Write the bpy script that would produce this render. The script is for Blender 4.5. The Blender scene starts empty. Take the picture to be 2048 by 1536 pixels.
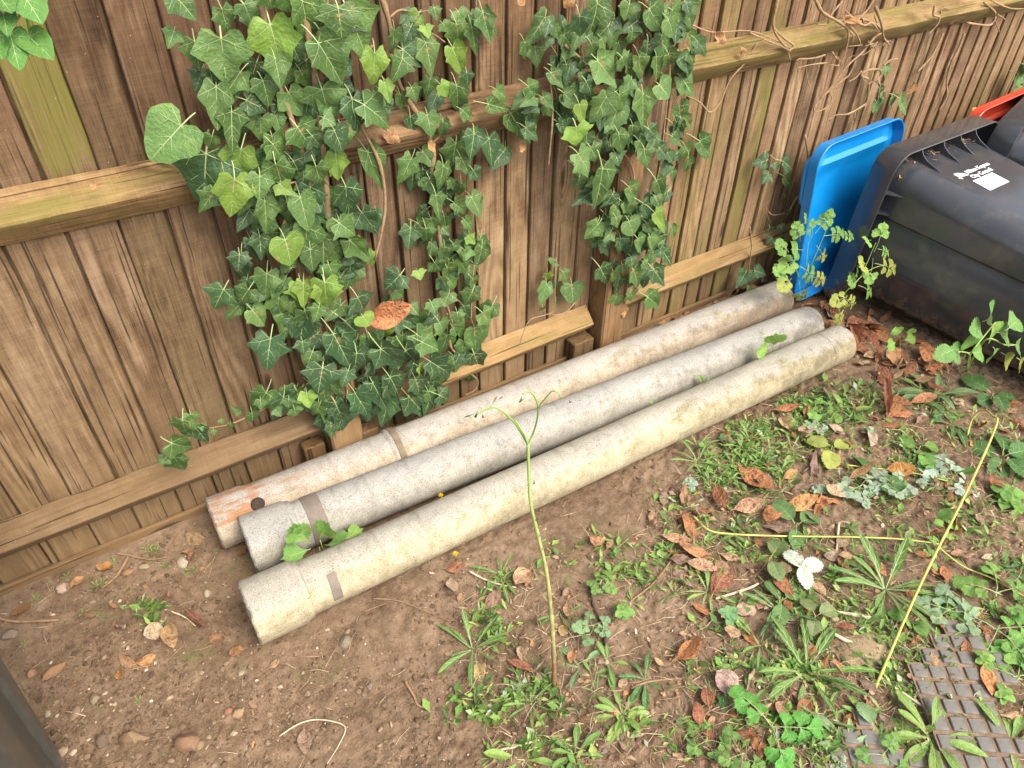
import bpy, math, random
import numpy as np
from mathutils import Vector, Matrix, Euler
from mathutils.bvhtree import BVHTree

rnd = random.Random(11)
SC = bpy.context.scene
COL = SC.collection

# ------------------------------------------------------------------ camera
CAM_H = 1.70
FPX = 1475.0                      # focal length in pixels of a 2048 px wide picture
RW = np.array([[0.83625145, -0.34473989, 0.42642458],
               [-0.54822002, -0.54230132, 0.63668209],
               [0.0117609, -0.76620081, -0.64249358]])   # columns: right, down, forward
cam_d = bpy.data.cameras.new('camera')
cam_d.sensor_width = 36.0
cam_d.lens = 36.0 * FPX / 2048.0
cam_d.clip_start = 0.02
cam_d.clip_end = 500.0
cam = bpy.data.objects.new('camera', cam_d)
COL.objects.link(cam)
m = Matrix.Identity(4)
for i in range(3):
    m[i][0], m[i][1], m[i][2] = RW[i, 0], -RW[i, 1], -RW[i, 2]
m[2][3] = CAM_H
cam.matrix_world = m
SC.camera = cam
SC.render.resolution_x, SC.render.resolution_y = 1024, 768

# ------------------------------------------------------------------ light
SUN_EL, SUN_AZ = math.radians(52), math.radians(163)     # azimuth clockwise from +y
world = bpy.data.worlds.new('World')
SC.world = world
world.use_nodes = True
wn = world.node_tree
wn.nodes.clear()
sky = wn.nodes.new('ShaderNodeTexSky')
sky.sky_type = 'NISHITA'
sky.sun_disc = False
sky.sun_elevation = SUN_EL
sky.sun_rotation = SUN_AZ
sky.dust_density = 4.0
sky.ozone_density = 0.6
bw = wn.nodes.new('ShaderNodeRGBToBW')
mixw = wn.nodes.new('ShaderNodeMix'); mixw.data_type = 'RGBA'
mixw.inputs[0].default_value = 0.55                       # thin high cloud: mostly white sky
warm = wn.nodes.new('ShaderNodeMix'); warm.data_type = 'RGBA'; warm.blend_type = 'MULTIPLY'
warm.inputs[0].default_value = 1.0
warm.inputs[7].default_value = (1.0, 0.98, 0.95, 1)
bgn = wn.nodes.new('ShaderNodeBackground'); bgn.inputs[1].default_value = 0.15
wo = wn.nodes.new('ShaderNodeOutputWorld')
wn.links.new(sky.outputs[0], bw.inputs[0])
wn.links.new(sky.outputs[0], mixw.inputs[6]); wn.links.new(bw.outputs[0], mixw.inputs[7])
wn.links.new(mixw.outputs[2], warm.inputs[6]); wn.links.new(warm.outputs[2], bgn.inputs[0])
wn.links.new(bgn.outputs[0], wo.inputs[0])
sun_d = bpy.data.lights.new('sun', 'SUN')
sun_d.energy = 1.3
sun_d.angle = math.radians(34)
sun_d.color = (1.0, 0.90, 0.76)
sun = bpy.data.objects.new('sun', sun_d)
COL.objects.link(sun)
sd = Vector((math.sin(SUN_AZ) * math.cos(SUN_EL), math.cos(SUN_AZ) * math.cos(SUN_EL), math.sin(SUN_EL)))
sun.rotation_euler = sd.to_track_quat('Z', 'Y').to_euler()
SC.view_settings.view_transform = 'Standard'
SC.view_settings.look = 'None'
SC.view_settings.gamma = 1.0
SC.view_settings.use_curve_mapping = False
SC.view_settings.exposure = 1.45
SC.cycles.max_bounces = 5
SC.cycles.diffuse_bounces = 3
SC.cycles.glossy_bounces = 2
SC.cycles.transmission_bounces = 2

FY = 1.669                        # the plane of the fence boards

# ------------------------------------------------------------------ helpers
def ray(px, py):
    return RW @ np.array([px - 1024.0, py - 768.0, FPX])

def P(px, py, ax, val):
    """the point on the plane axis=val seen at a pixel of the photograph"""
    r = ray(px, py)
    o = (0, 0, CAM_H)[ax]
    t = (val - o) / r[ax]
    return Vector((r[0] * t, r[1] * t, CAM_H + r[2] * t))

_ng = np.random.RandomState(5)
_lat = _ng.rand(256, 256)
def vnoise(x, y):
    x = np.asarray(x, float); y = np.asarray(y, float)
    xi = np.floor(x).astype(int); yi = np.floor(y).astype(int)
    fx = x - xi; fy = y - yi
    fx = fx * fx * (3 - 2 * fx); fy = fy * fy * (3 - 2 * fy)
    a = _lat[xi & 255, yi & 255]; b = _lat[(xi + 1) & 255, yi & 255]
    c = _lat[xi & 255, (yi + 1) & 255]; d = _lat[(xi + 1) & 255, (yi + 1) & 255]
    return (a * (1 - fx) + b * fx) * (1 - fy) + (c * (1 - fx) + d * fx) * fy - 0.5

def gh(x, y):
    """height of the soil"""
    x = np.asarray(x, float); y = np.asarray(y, float)
    h = vnoise(x * 2.3, y * 2.3) * 0.016 + vnoise(x * 7 + 9, y * 7) * 0.011
    h = h + vnoise(x * 22, y * 22 + 4) * 0.007
    cl = np.maximum(vnoise(x * 55 + 3, y * 55), -0.12) + 0.6 * vnoise(x * 120, y * 120 + 7)
    rough = np.clip(0.75 + vnoise(x * 3 + 40, y * 3) * 1.6, 0.25, 1.4)
    h = h + cl * 0.0125 * rough + vnoise(x * 190, y * 190) * 0.004 * rough
    h = h + 0.03 * np.exp(-((y - 1.67) / 0.10) ** 2)              # banked up along the fence
    mx, my = x - 1.40, y - 0.20                                    # worn hollow under the mat
    h = h * (1 - 0.8 * np.exp(-(mx * mx + my * my) / 0.05))
    return h - 0.004

def G(px, py, lift=0.0):
    """the point of the soil seen at a pixel of the photograph"""
    z = 0.0
    for _ in range(3):
        p = P(px, py, 2, z)
        z = float(gh(p.x, p.y))
    p.z = z + lift
    return p

def pxm(p):
    """metres per photo pixel at a point"""
    v = np.array([p.x, p.y, p.z - CAM_H])
    return float(v @ RW[:, 2]) / FPX

class MB:
    def __init__(s):
        s.v, s.f, s.m = [], [], []
    def add(s, v, f, mi=0):
        o = len(s.v)
        s.v.extend([tuple(p) for p in v])
        s.f.extend([tuple(i + o for i in q) for q in f])
        s.m.extend([mi] * len(f))
    def mesh(s, name, mats, smooth=True, angle=None):
        me = bpy.data.meshes.new(name)
        me.from_pydata(s.v, [], s.f)
        for a in (mats if isinstance(mats, (list, tuple)) else [mats]):
            me.materials.append(a)
        me.polygons.foreach_set('material_index', s.m)
        me.polygons.foreach_set('use_smooth', [smooth] * len(me.polygons))
        if angle is not None:
            me.set_sharp_from_angle(angle=math.radians(angle))
        me.update()
        return me

def new(name, data=None, parent=None, loc=None, col=None):
    o = bpy.data.objects.new(name, data)
    COL.objects.link(o)
    if parent is not None:
        o.parent = parent
    if loc is not None:
        o.location = loc
    if col is not None:
        o.color = col
    return o

def tag(o, label, cat, group=None):
    o['label'] = label
    o['category'] = cat
    if group:
        o['group'] = group
    return o

def kind(o, k):
    o['kind'] = k
    return o

def thing(name, label, cat, loc=(0, 0, 0), group=None):
    return tag(new(name, None, None, loc), label, cat, group)

def smooth_path(pts, n=4):
    pts = [Vector(p) for p in pts]
    if len(pts) < 3:
        return pts
    out = []
    for i in range(len(pts) - 1):
        p0 = pts[max(i - 1, 0)]; p1 = pts[i]; p2 = pts[i + 1]; p3 = pts[min(i + 2, len(pts) - 1)]
        for k in range(n):
            t = k / n
            out.append(0.5 * ((2 * p1) + (p2 - p0) * t + (2 * p0 - 5 * p1 + 4 * p2 - p3) * t * t
                              + (3 * p1 - p0 - 3 * p2 + p3) * t ** 3))
    out.append(pts[-1])
    return out

def tube(mb, pts, rad, n=6, mi=0, knob=0.0):
    pts = [Vector(p) for p in pts]
    k = len(pts)
    rs = rad if isinstance(rad, (list, tuple)) else [rad] * k
    if len(rs) != k:
        rs = [rs[0] + (rs[-1] - rs[0]) * i / max(k - 1, 1) for i in range(k)]
    v, f = [], []
    up = Vector((0.3, 0.5, 0.8)).normalized()
    for i, p in enumerate(pts):
        t = (pts[min(i + 1, k - 1)] - pts[max(i - 1, 0)])
        if t.length < 1e-9:
            t = Vector((0, 0, 1))
        t.normalize()
        a = up - t * up.dot(t)
        if a.length < 0.05:
            a = Vector((1, 0, 0)) - t * t.x
        a.normalize(); up = a
        b = t.cross(a)
        r = rs[i] * (1 + knob * (rnd.random() - 0.5))
        for j in range(n):
            an = 2 * math.pi * j / n
            v.append(p + a * (r * math.cos(an)) + b * (r * math.sin(an)))
    for i in range(k - 1):
        for j in range(n):
            f.append((i * n + j, i * n + (j + 1) % n, (i + 1) * n + (j + 1) % n, (i + 1) * n + j))
    f.append(tuple(range(n - 1, -1, -1)))
    f.append(tuple((k - 1) * n + j for j in range(n)))
    mb.add(v, f, mi)

def frame(y_axis, normal):
    """rotation with local Y along y_axis and local Z close to normal"""
    y = Vector(y_axis).normalized()
    z = Vector(normal); z = z - y * z.dot(y)
    if z.length < 1e-4:
        z = Vector((0, 0, 1)) - y * y.z
    z.normalize()
    x = y.cross(z)
    return Matrix(((x.x, y.x, z.x), (x.y, y.y, z.y), (x.z, y.z, z.z)))

def place(o, loc, rot3, scale):
    s = scale if isinstance(scale, (tuple, list)) else (scale,) * 3
    o.matrix_local = Matrix.Translation(loc) @ rot3.to_4x4() @ Matrix.Diagonal((s[0], s[1], s[2], 1))

def vary(c, a=0.15, al=1.0):
    k = 1 + rnd.uniform(-a, a)
    return (c[0] * k * rnd.uniform(0.94, 1.06), c[1] * k, c[2] * k * rnd.uniform(0.9, 1.1), al)

# ------------------------------------------------------------------ node helpers
def mk(name):
    ma = bpy.data.materials.new(name)
    ma.use_nodes = True
    nt = ma.node_tree
    return ma, nt, nt.nodes['Principled BSDF']

def nd(nt, typ, **kw):
    n = nt.nodes.new(typ)
    for k, v in kw.items():
        key = k.replace('_', ' ') if k.replace('_', ' ') in n.inputs else k
        if key in n.inputs:
            if isinstance(v, bpy.types.NodeSocket):
                nt.links.new(v, n.inputs[key])
            else:
                n.inputs[key].default_value = v
        else:
            setattr(n, k, v)
    return n

def put(nt, sock, v):
    if isinstance(v, bpy.types.NodeSocket):
        nt.links.new(v, sock)
    else:
        sock.default_value = v

def mth(nt, op, a, b=0.0, c=None, clamp=False):
    n = nt.nodes.new('ShaderNodeMath'); n.operation = op; n.use_clamp = clamp
    put(nt, n.inputs[0], a); put(nt, n.inputs[1], b)
    if c is not None:
        put(nt, n.inputs[2], c)
    return n.outputs[0]

def mixc(nt, fac, a, b, blend='MIX'):
    n = nt.nodes.new('ShaderNodeMix'); n.data_type = 'RGBA'; n.blend_type = blend
    put(nt, n.inputs[0], fac); put(nt, n.inputs[6], a); put(nt, n.inputs[7], b)
    return n.outputs[2]

def c4(r, g, b):
    return (r, g, b, 1.0)

def ramp(nt, fac, stops, interp='LINEAR'):
    n = nt.nodes.new('ShaderNodeValToRGB')
    n.color_ramp.interpolation = interp
    el = n.color_ramp.elements
    while len(el) < len(stops):
        el.new(0.5)
    for e, (p, c) in zip(el, stops):
        e.position = p
        e.color = c if len(c) == 4 else (*c, 1)
    put(nt, n.inputs[0], fac)
    return n.outputs[0]

def sstep(nt, x, lo, hi, a=0.0, b=1.0):
    n = nt.nodes.new('ShaderNodeMapRange'); n.interpolation_type = 'SMOOTHSTEP'
    put(nt, n.inputs[0], x)
    for i, v in zip((1, 2, 3, 4), (lo, hi, a, b)):
        n.inputs[i].default_value = v
    return n.outputs[0]

def noise(nt, vec, scale, detail=4.0, rough=0.55, dist=0.0):
    return nd(nt, 'ShaderNodeTexNoise', Vector=vec, Scale=scale, Detail=detail, Roughness=rough, Distortion=dist).outputs[0]

def mapping(nt, vec, scale=(1, 1, 1), loc=(0, 0, 0)):
    n = nt.nodes.new('ShaderNodeMapping')
    put(nt, n.inputs[0], vec)
    n.inputs[1].default_value = loc
    n.inputs[3].default_value = scale
    return n.outputs[0]

def bump(nt, bs, h, strength=0.3, dist=0.01):
    b = nd(nt, 'ShaderNodeBump', Strength=strength, Distance=dist, Height=h)
    nt.links.new(b.outputs[0], bs.inputs['Normal'])

# ------------------------------------------------------------------ materials
def wood_material(name='weathered_wood', green_top=False):
    ma, nt, bs = mk(name)
    tc = nt.nodes.new('ShaderNodeTexCoord'); oi = nt.nodes.new('ShaderNodeObjectInfo')
    off = nt.nodes.new('ShaderNodeVectorMath'); off.operation = 'SCALE'
    off.inputs[0].default_value = (31.0, 17.0, 53.0); nt.links.new(oi.outputs['Random'], off.inputs['Scale'])
    ad = nt.nodes.new('ShaderNodeVectorMath'); ad.operation = 'ADD'
    nt.links.new(tc.outputs['Object'], ad.inputs[0]); nt.links.new(off.outputs[0], ad.inputs[1])
    v = ad.outputs[0]
    sx = nt.nodes.new('ShaderNodeSeparateXYZ'); nt.links.new(tc.outputs['Object'], sx.inputs[0])
    vo = nd(nt, 'ShaderNodeTexVoronoi', Vector=mapping(nt, v, (9.0, 9.0, 2.4)), Scale=1.0, Randomness=1.0)
    knot = sstep(nt, vo.outputs['Distance'], 0.0, 0.34, 1.0, 0.0)
    big = noise(nt, mapping(nt, v, (5, 5, 0.8)), 1.0, 2.0)
    wig = noise(nt, mapping(nt, v, (30, 30, 3.5)), 1.0, 3.0)
    ph = mth(nt, 'ADD', mth(nt, 'MULTIPLY', big, 75.0), mth(nt, 'MULTIPLY', knot, 20.0))
    ph = mth(nt, 'ADD', ph, mth(nt, 'MULTIPLY', wig, 5.0))
    ph = mth(nt, 'ADD', ph, mth(nt, 'MULTIPLY', sx.outputs[0], 170.0))
    ring = mth(nt, 'ADD', mth(nt, 'MULTIPLY', mth(nt, 'SINE', ph), 0.5), 0.5)
    fib = noise(nt, mapping(nt, v, (260, 260, 7)), 1.0, 4.0, 0.65)
    stain = noise(nt, mapping(nt, v, (7, 7, 2.0)), 1.0, 5.0, 0.6)
    crk = noise(nt, mapping(nt, v, (120, 120, 2.2)), 1.0, 2.0, 0.5)
    rm = sstep(nt, noise(nt, mapping(nt, v, (6, 6, 1.4), (5, 2, 9)), 1.0, 2.0), 0.42, 0.68, 0.02, 0.19)
    fine = noise(nt, mapping(nt, v, (700, 700, 22)), 1.0, 3.0, 0.7)
    blot = noise(nt, mapping(nt, v, (26, 26, 15)), 1.0, 6.0, 0.68)
    f = mth(nt, 'ADD', mth(nt, 'MULTIPLY', mth(nt, 'SUBTRACT', ring, 0.5), rm), mth(nt, 'MULTIPLY', fib, 0.34))
    f = mth(nt, 'ADD', f, mth(nt, 'MULTIPLY', fine, 0.20))
    f = mth(nt, 'ADD', f, mth(nt, 'MULTIPLY', blot, 0.36))
    saw = noise(nt, mapping(nt, v, (14, 14, 330)), 1.0, 3.0, 0.6)                # rough-sawn marks across the board
    f = mth(nt, 'ADD', f, mth(nt, 'MULTIPLY', mth(nt, 'SUBTRACT', saw, 0.5), 0.16))
    f = mth(nt, 'ADD', f, mth(nt, 'MULTIPLY', stain, 0.40))
    col = ramp(nt, f, [(0.44, c4(0.052, 0.030, 0.018)), (0.58, c4(0.150, 0.092, 0.048)),
                       (0.70, c4(0.236, 0.158, 0.090)), (0.86, c4(0.37, 0.268, 0.166))])
    # weathered dark above, dusty with splashed soil near the ground
    pos = nt.nodes.new('ShaderNodeNewGeometry')
    sp = nt.nodes.new('ShaderNodeSeparateXYZ'); nt.links.new(pos.outputs['Position'], sp.inputs[0])
    hz = mth(nt, 'ADD', sp.outputs[2], mth(nt, 'MULTIPLY', mth(nt, 'SUBTRACT', stain, 0.5), 0.9))
    dust = sstep(nt, hz, 0.05, 0.75, 1.0, 0.0)
    dn = noise(nt, mapping(nt, v, (40, 40, 12)), 1.0, 5.0, 0.6)
    dustc = mixc(nt, dn, c4(0.155, 0.098, 0.047), c4(0.285, 0.192, 0.098))
    col = mixc(nt, mth(nt, 'MULTIPLY', dust, 0.62), col, dustc)
    gray = sstep(nt, hz, 0.75, 1.30, 0.0, 0.75)
    col = mixc(nt, gray, col, mixc(nt, 0.85, col, c4(0.66, 0.56, 0.55), 'MULTIPLY'))
    col = mixc(nt, mth(nt, 'MULTIPLY', sstep(nt, knot, 0.66, 0.90), 0.85), col, c4(0.055, 0.030, 0.018))
    crack = sstep(nt, crk, 0.62, 0.68)
    col = mixc(nt, mth(nt, 'MULTIPLY', crack, 0.75), col, c4(0.035, 0.02, 0.012))
    col = mixc(nt, 1.0, col, oi.outputs['Color'], 'MULTIPLY')
    # algae, where the board carries any
    an = noise(nt, mapping(nt, v, (16, 16, 3.0)), 1.0, 5.0, 0.6)
    al = mth(nt, 'SUBTRACT', mth(nt, 'ADD', oi.outputs['Alpha'], an), 0.95)
    if green_top:                                # algae only above the rail, where rain runs down
        al = mth(nt, 'SUBTRACT', al, sstep(nt, sp.outputs[2], 0.95, 1.10, 0.8, 0.0))
    alg = mixc(nt, fib, c4(0.085, 0.080, 0.018), c4(0.215, 0.195, 0.045))
    col = mixc(nt, mth(nt, 'MULTIPLY', sstep(nt, al, 0.0, 0.35), 0.82), col, alg)
    spk = nd(nt, 'ShaderNodeTexVoronoi', Vector=v, Scale=42.0).outputs['Distance']
    col = mixc(nt, mth(nt, 'MULTIPLY', sstep(nt, spk, 0.05, 0.025), 0.6), col, c4(0.55, 0.47, 0.36))
    nt.links.new(col, bs.inputs['Base Color'])
    bs.inputs['Roughness'].default_value = 0.86
    bs.inputs['Specular IOR Level'].default_value = 0.25
    h = mth(nt, 'ADD', mth(nt, 'MULTIPLY', mth(nt, 'MULTIPLY', ring, rm), 1.2), mth(nt, 'MULTIPLY', fib, 0.8))
    h = mth(nt, 'SUBTRACT', h, mth(nt, 'MULTIPLY', crack, 1.0))
    bump(nt, bs, h, 0.7, 0.005)
    return ma

def leaf_material(name, rough=0.42, spec=0.45, trans=0.18, dry=False):
    """leaf blade: the object's own colour with mottling"""
    ma, nt, bs = mk(name)
    oi = nt.nodes.new('ShaderNodeObjectInfo'); tc = nt.nodes.new('ShaderNodeTexCoord')
    n1 = noise(nt, tc.outputs['Object'], 3.2, 4.0)
    n2 = noise(nt, tc.outputs['Object'], 14.0, 3.0)
    if dry:
        k = ramp(nt, n1, [(0.3, c4(0.42, 0.36, 0.34)), (0.5, c4(0.95, 0.95, 0.95)), (0.75, c4(1.35, 1.25, 1.1))])
        col = mixc(nt, 1.0, oi.outputs['Color'], k, 'MULTIPLY')
        col = mixc(nt, mth(nt, 'MULTIPLY', sstep(nt, n2, 0.56, 0.68), 0.7), col, c4(0.09, 0.05, 0.03))
    else:
        k = ramp(nt, n1, [(0.3, c4(0.72, 0.78, 0.8)), (0.5, c4(1, 1, 1)), (0.75, c4(1.3, 1.2, 1.05))])
        col = mixc(nt, 1.0, oi.outputs['Color'], k, 'MULTIPLY')
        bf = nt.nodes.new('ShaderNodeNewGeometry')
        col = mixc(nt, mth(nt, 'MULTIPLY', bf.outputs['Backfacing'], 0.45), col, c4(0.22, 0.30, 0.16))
        # some leaves are scorched or nibbled brown in places
        old = sstep(nt, oi.outputs['Random'], 0.70, 0.80)
        n3 = noise(nt, mapping(nt, tc.outputs['Object'], (2.2, 2.2, 2.2), (4, 1, 7)), 1.0, 3.0)
        col = mixc(nt, mth(nt, 'MULTIPLY', old, sstep(nt, n3, 0.58, 0.66)), col, c4(0.30, 0.19, 0.075))
    nt.links.new(col, bs.inputs['Base Color'])
    bs.inputs['Roughness'].default_value = rough
    bs.inputs['Specular IOR Level'].default_value = spec
    bump(nt, bs, n2, 0.25 if not dry else 0.5, 0.06)
    tr = nd(nt, 'ShaderNodeBsdfTranslucent', Color=col)
    mx = nt.nodes.new('ShaderNodeMixShader'); mx.inputs[0].default_value = trans
    out = nt.nodes['Material Output']
    nt.links.new(bs.outputs[0], mx.inputs[1]); nt.links.new(tr.outputs[0], mx.inputs[2])
    nt.links.new(mx.outputs[0], out.inputs[0])
    return ma

def plain(name, col, rough=0.7, spec=0.3, var=0.25, scale=60.0, bumpd=0.002, obj_col=False):
    ma, nt, bs = mk(name)
    tc = nt.nodes.new('ShaderNodeTexCoord')
    n = noise(nt, tc.outputs['Object'], scale, 5.0, 0.6)
    n2 = noise(nt, tc.outputs['Object'], scale * 0.13, 3.0)
    f = mth(nt, 'ADD', mth(nt, 'MULTIPLY', n, 0.6), mth(nt, 'MULTIPLY', n2, 0.4))
    a = tuple(x * (1 - var) for x in col); b = tuple(min(1, x * (1 + var)) for x in col)
    c = ramp(nt, f, [(0.3, c4(*a)), (0.7, c4(*b))])
    if obj_col:
        oi = nt.nodes.new('ShaderNodeObjectInfo')
        c = mixc(nt, 1.0, c, oi.outputs['Color'], 'MULTIPLY')
    nt.links.new(c, bs.inputs['Base Color'])
    bs.inputs['Roughness'].default_value = rough
    bs.inputs['Specular IOR Level'].default_value = spec
    if bumpd:
        bump(nt, bs, n, 0.4, bumpd)
    return ma

def island(name, stops, rough=0.8, trans=0.0, scale=200.0):
    """one colour per loose piece"""
    ma, nt, bs = mk(name)
    ge = nt.nodes.new('ShaderNodeNewGeometry'); tc = nt.nodes.new('ShaderNodeTexCoord')
    c = ramp(nt, ge.outputs['Random Per Island'], stops)
    n = noise(nt, tc.outputs['Object'], scale, 3.0)
    c = mixc(nt, 1.0, c, ramp(nt, n, [(0.3, c4(0.7, 0.7, 0.7)), (0.7, c4(1.2, 1.2, 1.2))]), 'MULTIPLY')
    nt.links.new(c, bs.inputs['Base Color'])
    bs.inputs['Roughness'].default_value = rough
    bs.inputs['Specular IOR Level'].default_value = 0.25
    if trans:
        tr = nd(nt, 'ShaderNodeBsdfTranslucent', Color=c)
        mx = nt.nodes.new('ShaderNodeMixShader'); mx.inputs[0].default_value = trans
        nt.links.new(bs.outputs[0], mx.inputs[1]); nt.links.new(tr.outputs[0], mx.inputs[2])
        nt.links.new(mx.outputs[0], nt.nodes['Material Output'].inputs[0])
    return ma

def soil_material():
    ma, nt, bs = mk('soil')
    tc = nt.nodes.new('ShaderNodeTexCoord'); v = tc.outputs['Object']
    a = noise(nt, v, 2.2, 5.0, 0.6); b = noise(nt, v, 28.0, 6.0, 0.65); c = noise(nt, v, 260.0, 4.0, 0.7)
    f = mth(nt, 'ADD', mth(nt, 'MULTIPLY', a, 0.35), mth(nt, 'MULTIPLY', b, 0.45))
    f = mth(nt, 'ADD', f, mth(nt, 'MULTIPLY', c, 0.25))
    col = ramp(nt, f, [(0.38, c4(0.070, 0.044, 0.027)), (0.50, c4(0.165, 0.110, 0.069)),
                       (0.59, c4(0.228, 0.160, 0.106)), (0.72, c4(0.315, 0.232, 0.162))])
    vo = nd(nt, 'ShaderNodeTexVoronoi', Vector=v, Scale=150.0)
    gr = mth(nt, 'MULTIPLY', sstep(nt, vo.outputs['Distance'], 0.28, 0.16), sstep(nt, noise(nt, v, 40.0, 2.0), 0.50, 0.62))
    col = mixc(nt, mth(nt, 'MULTIPLY', gr, 0.5), col, c4(0.40, 0.29, 0.19))
    # damp moss film in patches
    ms = mth(nt, 'MULTIPLY', sstep(nt, noise(nt, v, 5.5, 3.0), 0.57, 0.68), sstep(nt, b, 0.42, 0.6))
    col = mixc(nt, mth(nt, 'MULTIPLY', ms, 0.65), col, c4(0.085, 0.10, 0.03))
    nt.links.new(col, bs.inputs['Base Color'])
    bs.inputs['Roughness'].default_value = 0.93
    bs.inputs['Specular IOR Level'].default_value = 0.15
    h = mth(nt, 'ADD', mth(nt, 'MULTIPLY', b, 1.0), mth(nt, 'MULTIPLY', c, 0.35))
    bump(nt, bs, h, 0.9, 0.008)
    return ma

def cement_material(name, base, warm, rust=False, lichen=0.5, end_dark=True):
    """old cement pipe: speckled, pitted, with grey, cream and lichen patches. local X runs along the pipe"""
    ma, nt, bs = mk(name)
    tc = nt.nodes.new('ShaderNodeTexCoord'); v = tc.outputs['Object']
    sx = nt.nodes.new('ShaderNodeSeparateXYZ'); nt.links.new(v, sx.inputs[0])
    patch = noise(nt, mapping(nt, v, (2.5, 9, 9)), 1.0, 5.0, 0.6)
    mid = noise(nt, v, 36.0, 5.0, 0.65)
    fine = noise(nt, v, 330.0, 3.0, 0.7)
    f = mth(nt, 'ADD', mth(nt, 'MULTIPLY', patch, 0.55), mth(nt, 'MULTIPLY', mid, 0.45))
    col = ramp(nt, f, [(0.36, c4(*[x * 0.56 for x in base])), (0.49, c4(*base)), (0.62, c4(*warm))])
    # sky light painted into the colour: crown greyer than the flanks
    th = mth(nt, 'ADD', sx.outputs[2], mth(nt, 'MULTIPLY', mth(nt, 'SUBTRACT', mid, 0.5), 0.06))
    sky_tone = sstep(nt, th, 0.045, 0.066)
    col = mixc(nt, mth(nt, 'MULTIPLY', sky_tone, 0.55), col, c4(0.335, 0.340, 0.335))
    ln = noise(nt, mapping(nt, v, (5, 14, 14), (3.3, 1, 7)), 1.0, 6.0, 0.65)
    col = mixc(nt, mth(nt, 'MULTIPLY', sstep(nt, ln, 0.56, 0.68), lichen), col, c4(0.215, 0.195, 0.085))
    vo = nd(nt, 'ShaderNodeTexVoronoi', Vector=v, Scale=170.0).outputs['Distance']
    col = mixc(nt, mth(nt, 'MULTIPLY', sstep(nt, vo, 0.26, 0.12), 0.42), col, c4(0.52, 0.48, 0.39))
    col = mixc(nt, mth(nt, 'MULTIPLY', sstep(nt, fine, 0.53, 0.64), 0.75), col, c4(0.075, 0.062, 0.045))
    strk = noise(nt, mapping(nt, v, (26, 5, 5), (8, 3, 1)), 1.0, 5.0, 0.7)            # dirt washed round the barrel
    col = mixc(nt, mth(nt, 'MULTIPLY', sstep(nt, strk, 0.52, 0.74), 0.42), col, c4(0.115, 0.092, 0.062))
    scr = noise(nt, mapping(nt, v, (4, 130, 130), (2, 5, 1)), 1.0, 3.0, 0.6)          # scrapes along it
    col = mixc(nt, mth(nt, 'MULTIPLY', sstep(nt, scr, 0.66, 0.72), 0.45), col, c4(0.48, 0.45, 0.38))
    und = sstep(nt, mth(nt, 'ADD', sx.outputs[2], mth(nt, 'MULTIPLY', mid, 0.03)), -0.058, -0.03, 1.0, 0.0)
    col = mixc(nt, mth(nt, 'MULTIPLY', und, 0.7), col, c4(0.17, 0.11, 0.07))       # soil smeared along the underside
    if rust:
        # rust run out of the bolt hole: streaks along the pipe
        dx = mth(nt, 'ABSOLUTE', mth(nt, 'SUBTRACT', sx.outputs[0], 0.10))
        rn = noise(nt, mapping(nt, v, (9, 60, 60)), 1.0, 5.0, 0.6)
        r = mth(nt, 'MULTIPLY', sstep(nt, dx, 0.03, 0.24, 1.0, 0.0), sstep(nt, sx.outputs[2], 0.030, 0.052))
        r = mth(nt, 'MULTIPLY', r, sstep(nt, mth(nt, 'ADD', rn, mth(nt, 'MULTIPLY', mid, 0.35)), 0.60, 0.78))
        dz = mth(nt, 'ABSOLUTE', mth(nt, 'SUBTRACT', sx.outputs[0], 0.118))
        r2 = mth(nt, 'MULTIPLY', sstep(nt, mth(nt, 'ADD', dz, mth(nt, 'MULTIPLY', mid, 0.03)), 0.018, 0.034, 1.0, 0.0),
                 sstep(nt, sx.outputs[1], 0.02, -0.02))
        r2 = mth(nt, 'MULTIPLY', r2, sstep(nt, sx.outputs[2], -0.02, 0.01))
        r = mth(nt, 'MAXIMUM', r, mth(nt, 'MULTIPLY', r2, 0.8))
        col = mixc(nt, mth(nt, 'MULTIPLY', r, 0.8), col, mixc(nt, mid, c4(0.15, 0.058, 0.018), c4(0.38, 0.165, 0.05)))
        # dull red scab towards the far end
        de = mth(nt, 'ABSOLUTE', mth(nt, 'SUBTRACT', sx.outputs[0], 2.0))
        sc = mth(nt, 'MULTIPLY', sstep(nt, de, 0.08, 0.24, 1.0, 0.0), sstep(nt, mid, 0.46, 0.58))
        sc = mth(nt, 'MULTIPLY', sc, sstep(nt, sx.outputs[2], 0.055, 0.03))
        col = mixc(nt, mth(nt, 'MULTIPLY', sc, 0.6), col, c4(0.16, 0.085, 0.06))
    nt.links.new(col, bs.inputs['Base Color'])
    bs.inputs['Roughness'].default_value = 0.88
    bs.inputs['Specular IOR Level'].default_value = 0.25
    h = mth(nt, 'ADD', mth(nt, 'MULTIPLY', mid, 0.5), mth(nt, 'MULTIPLY', fine, 0.35))
    bump(nt, bs, h, 0.7, 0.004)
    return ma

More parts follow.
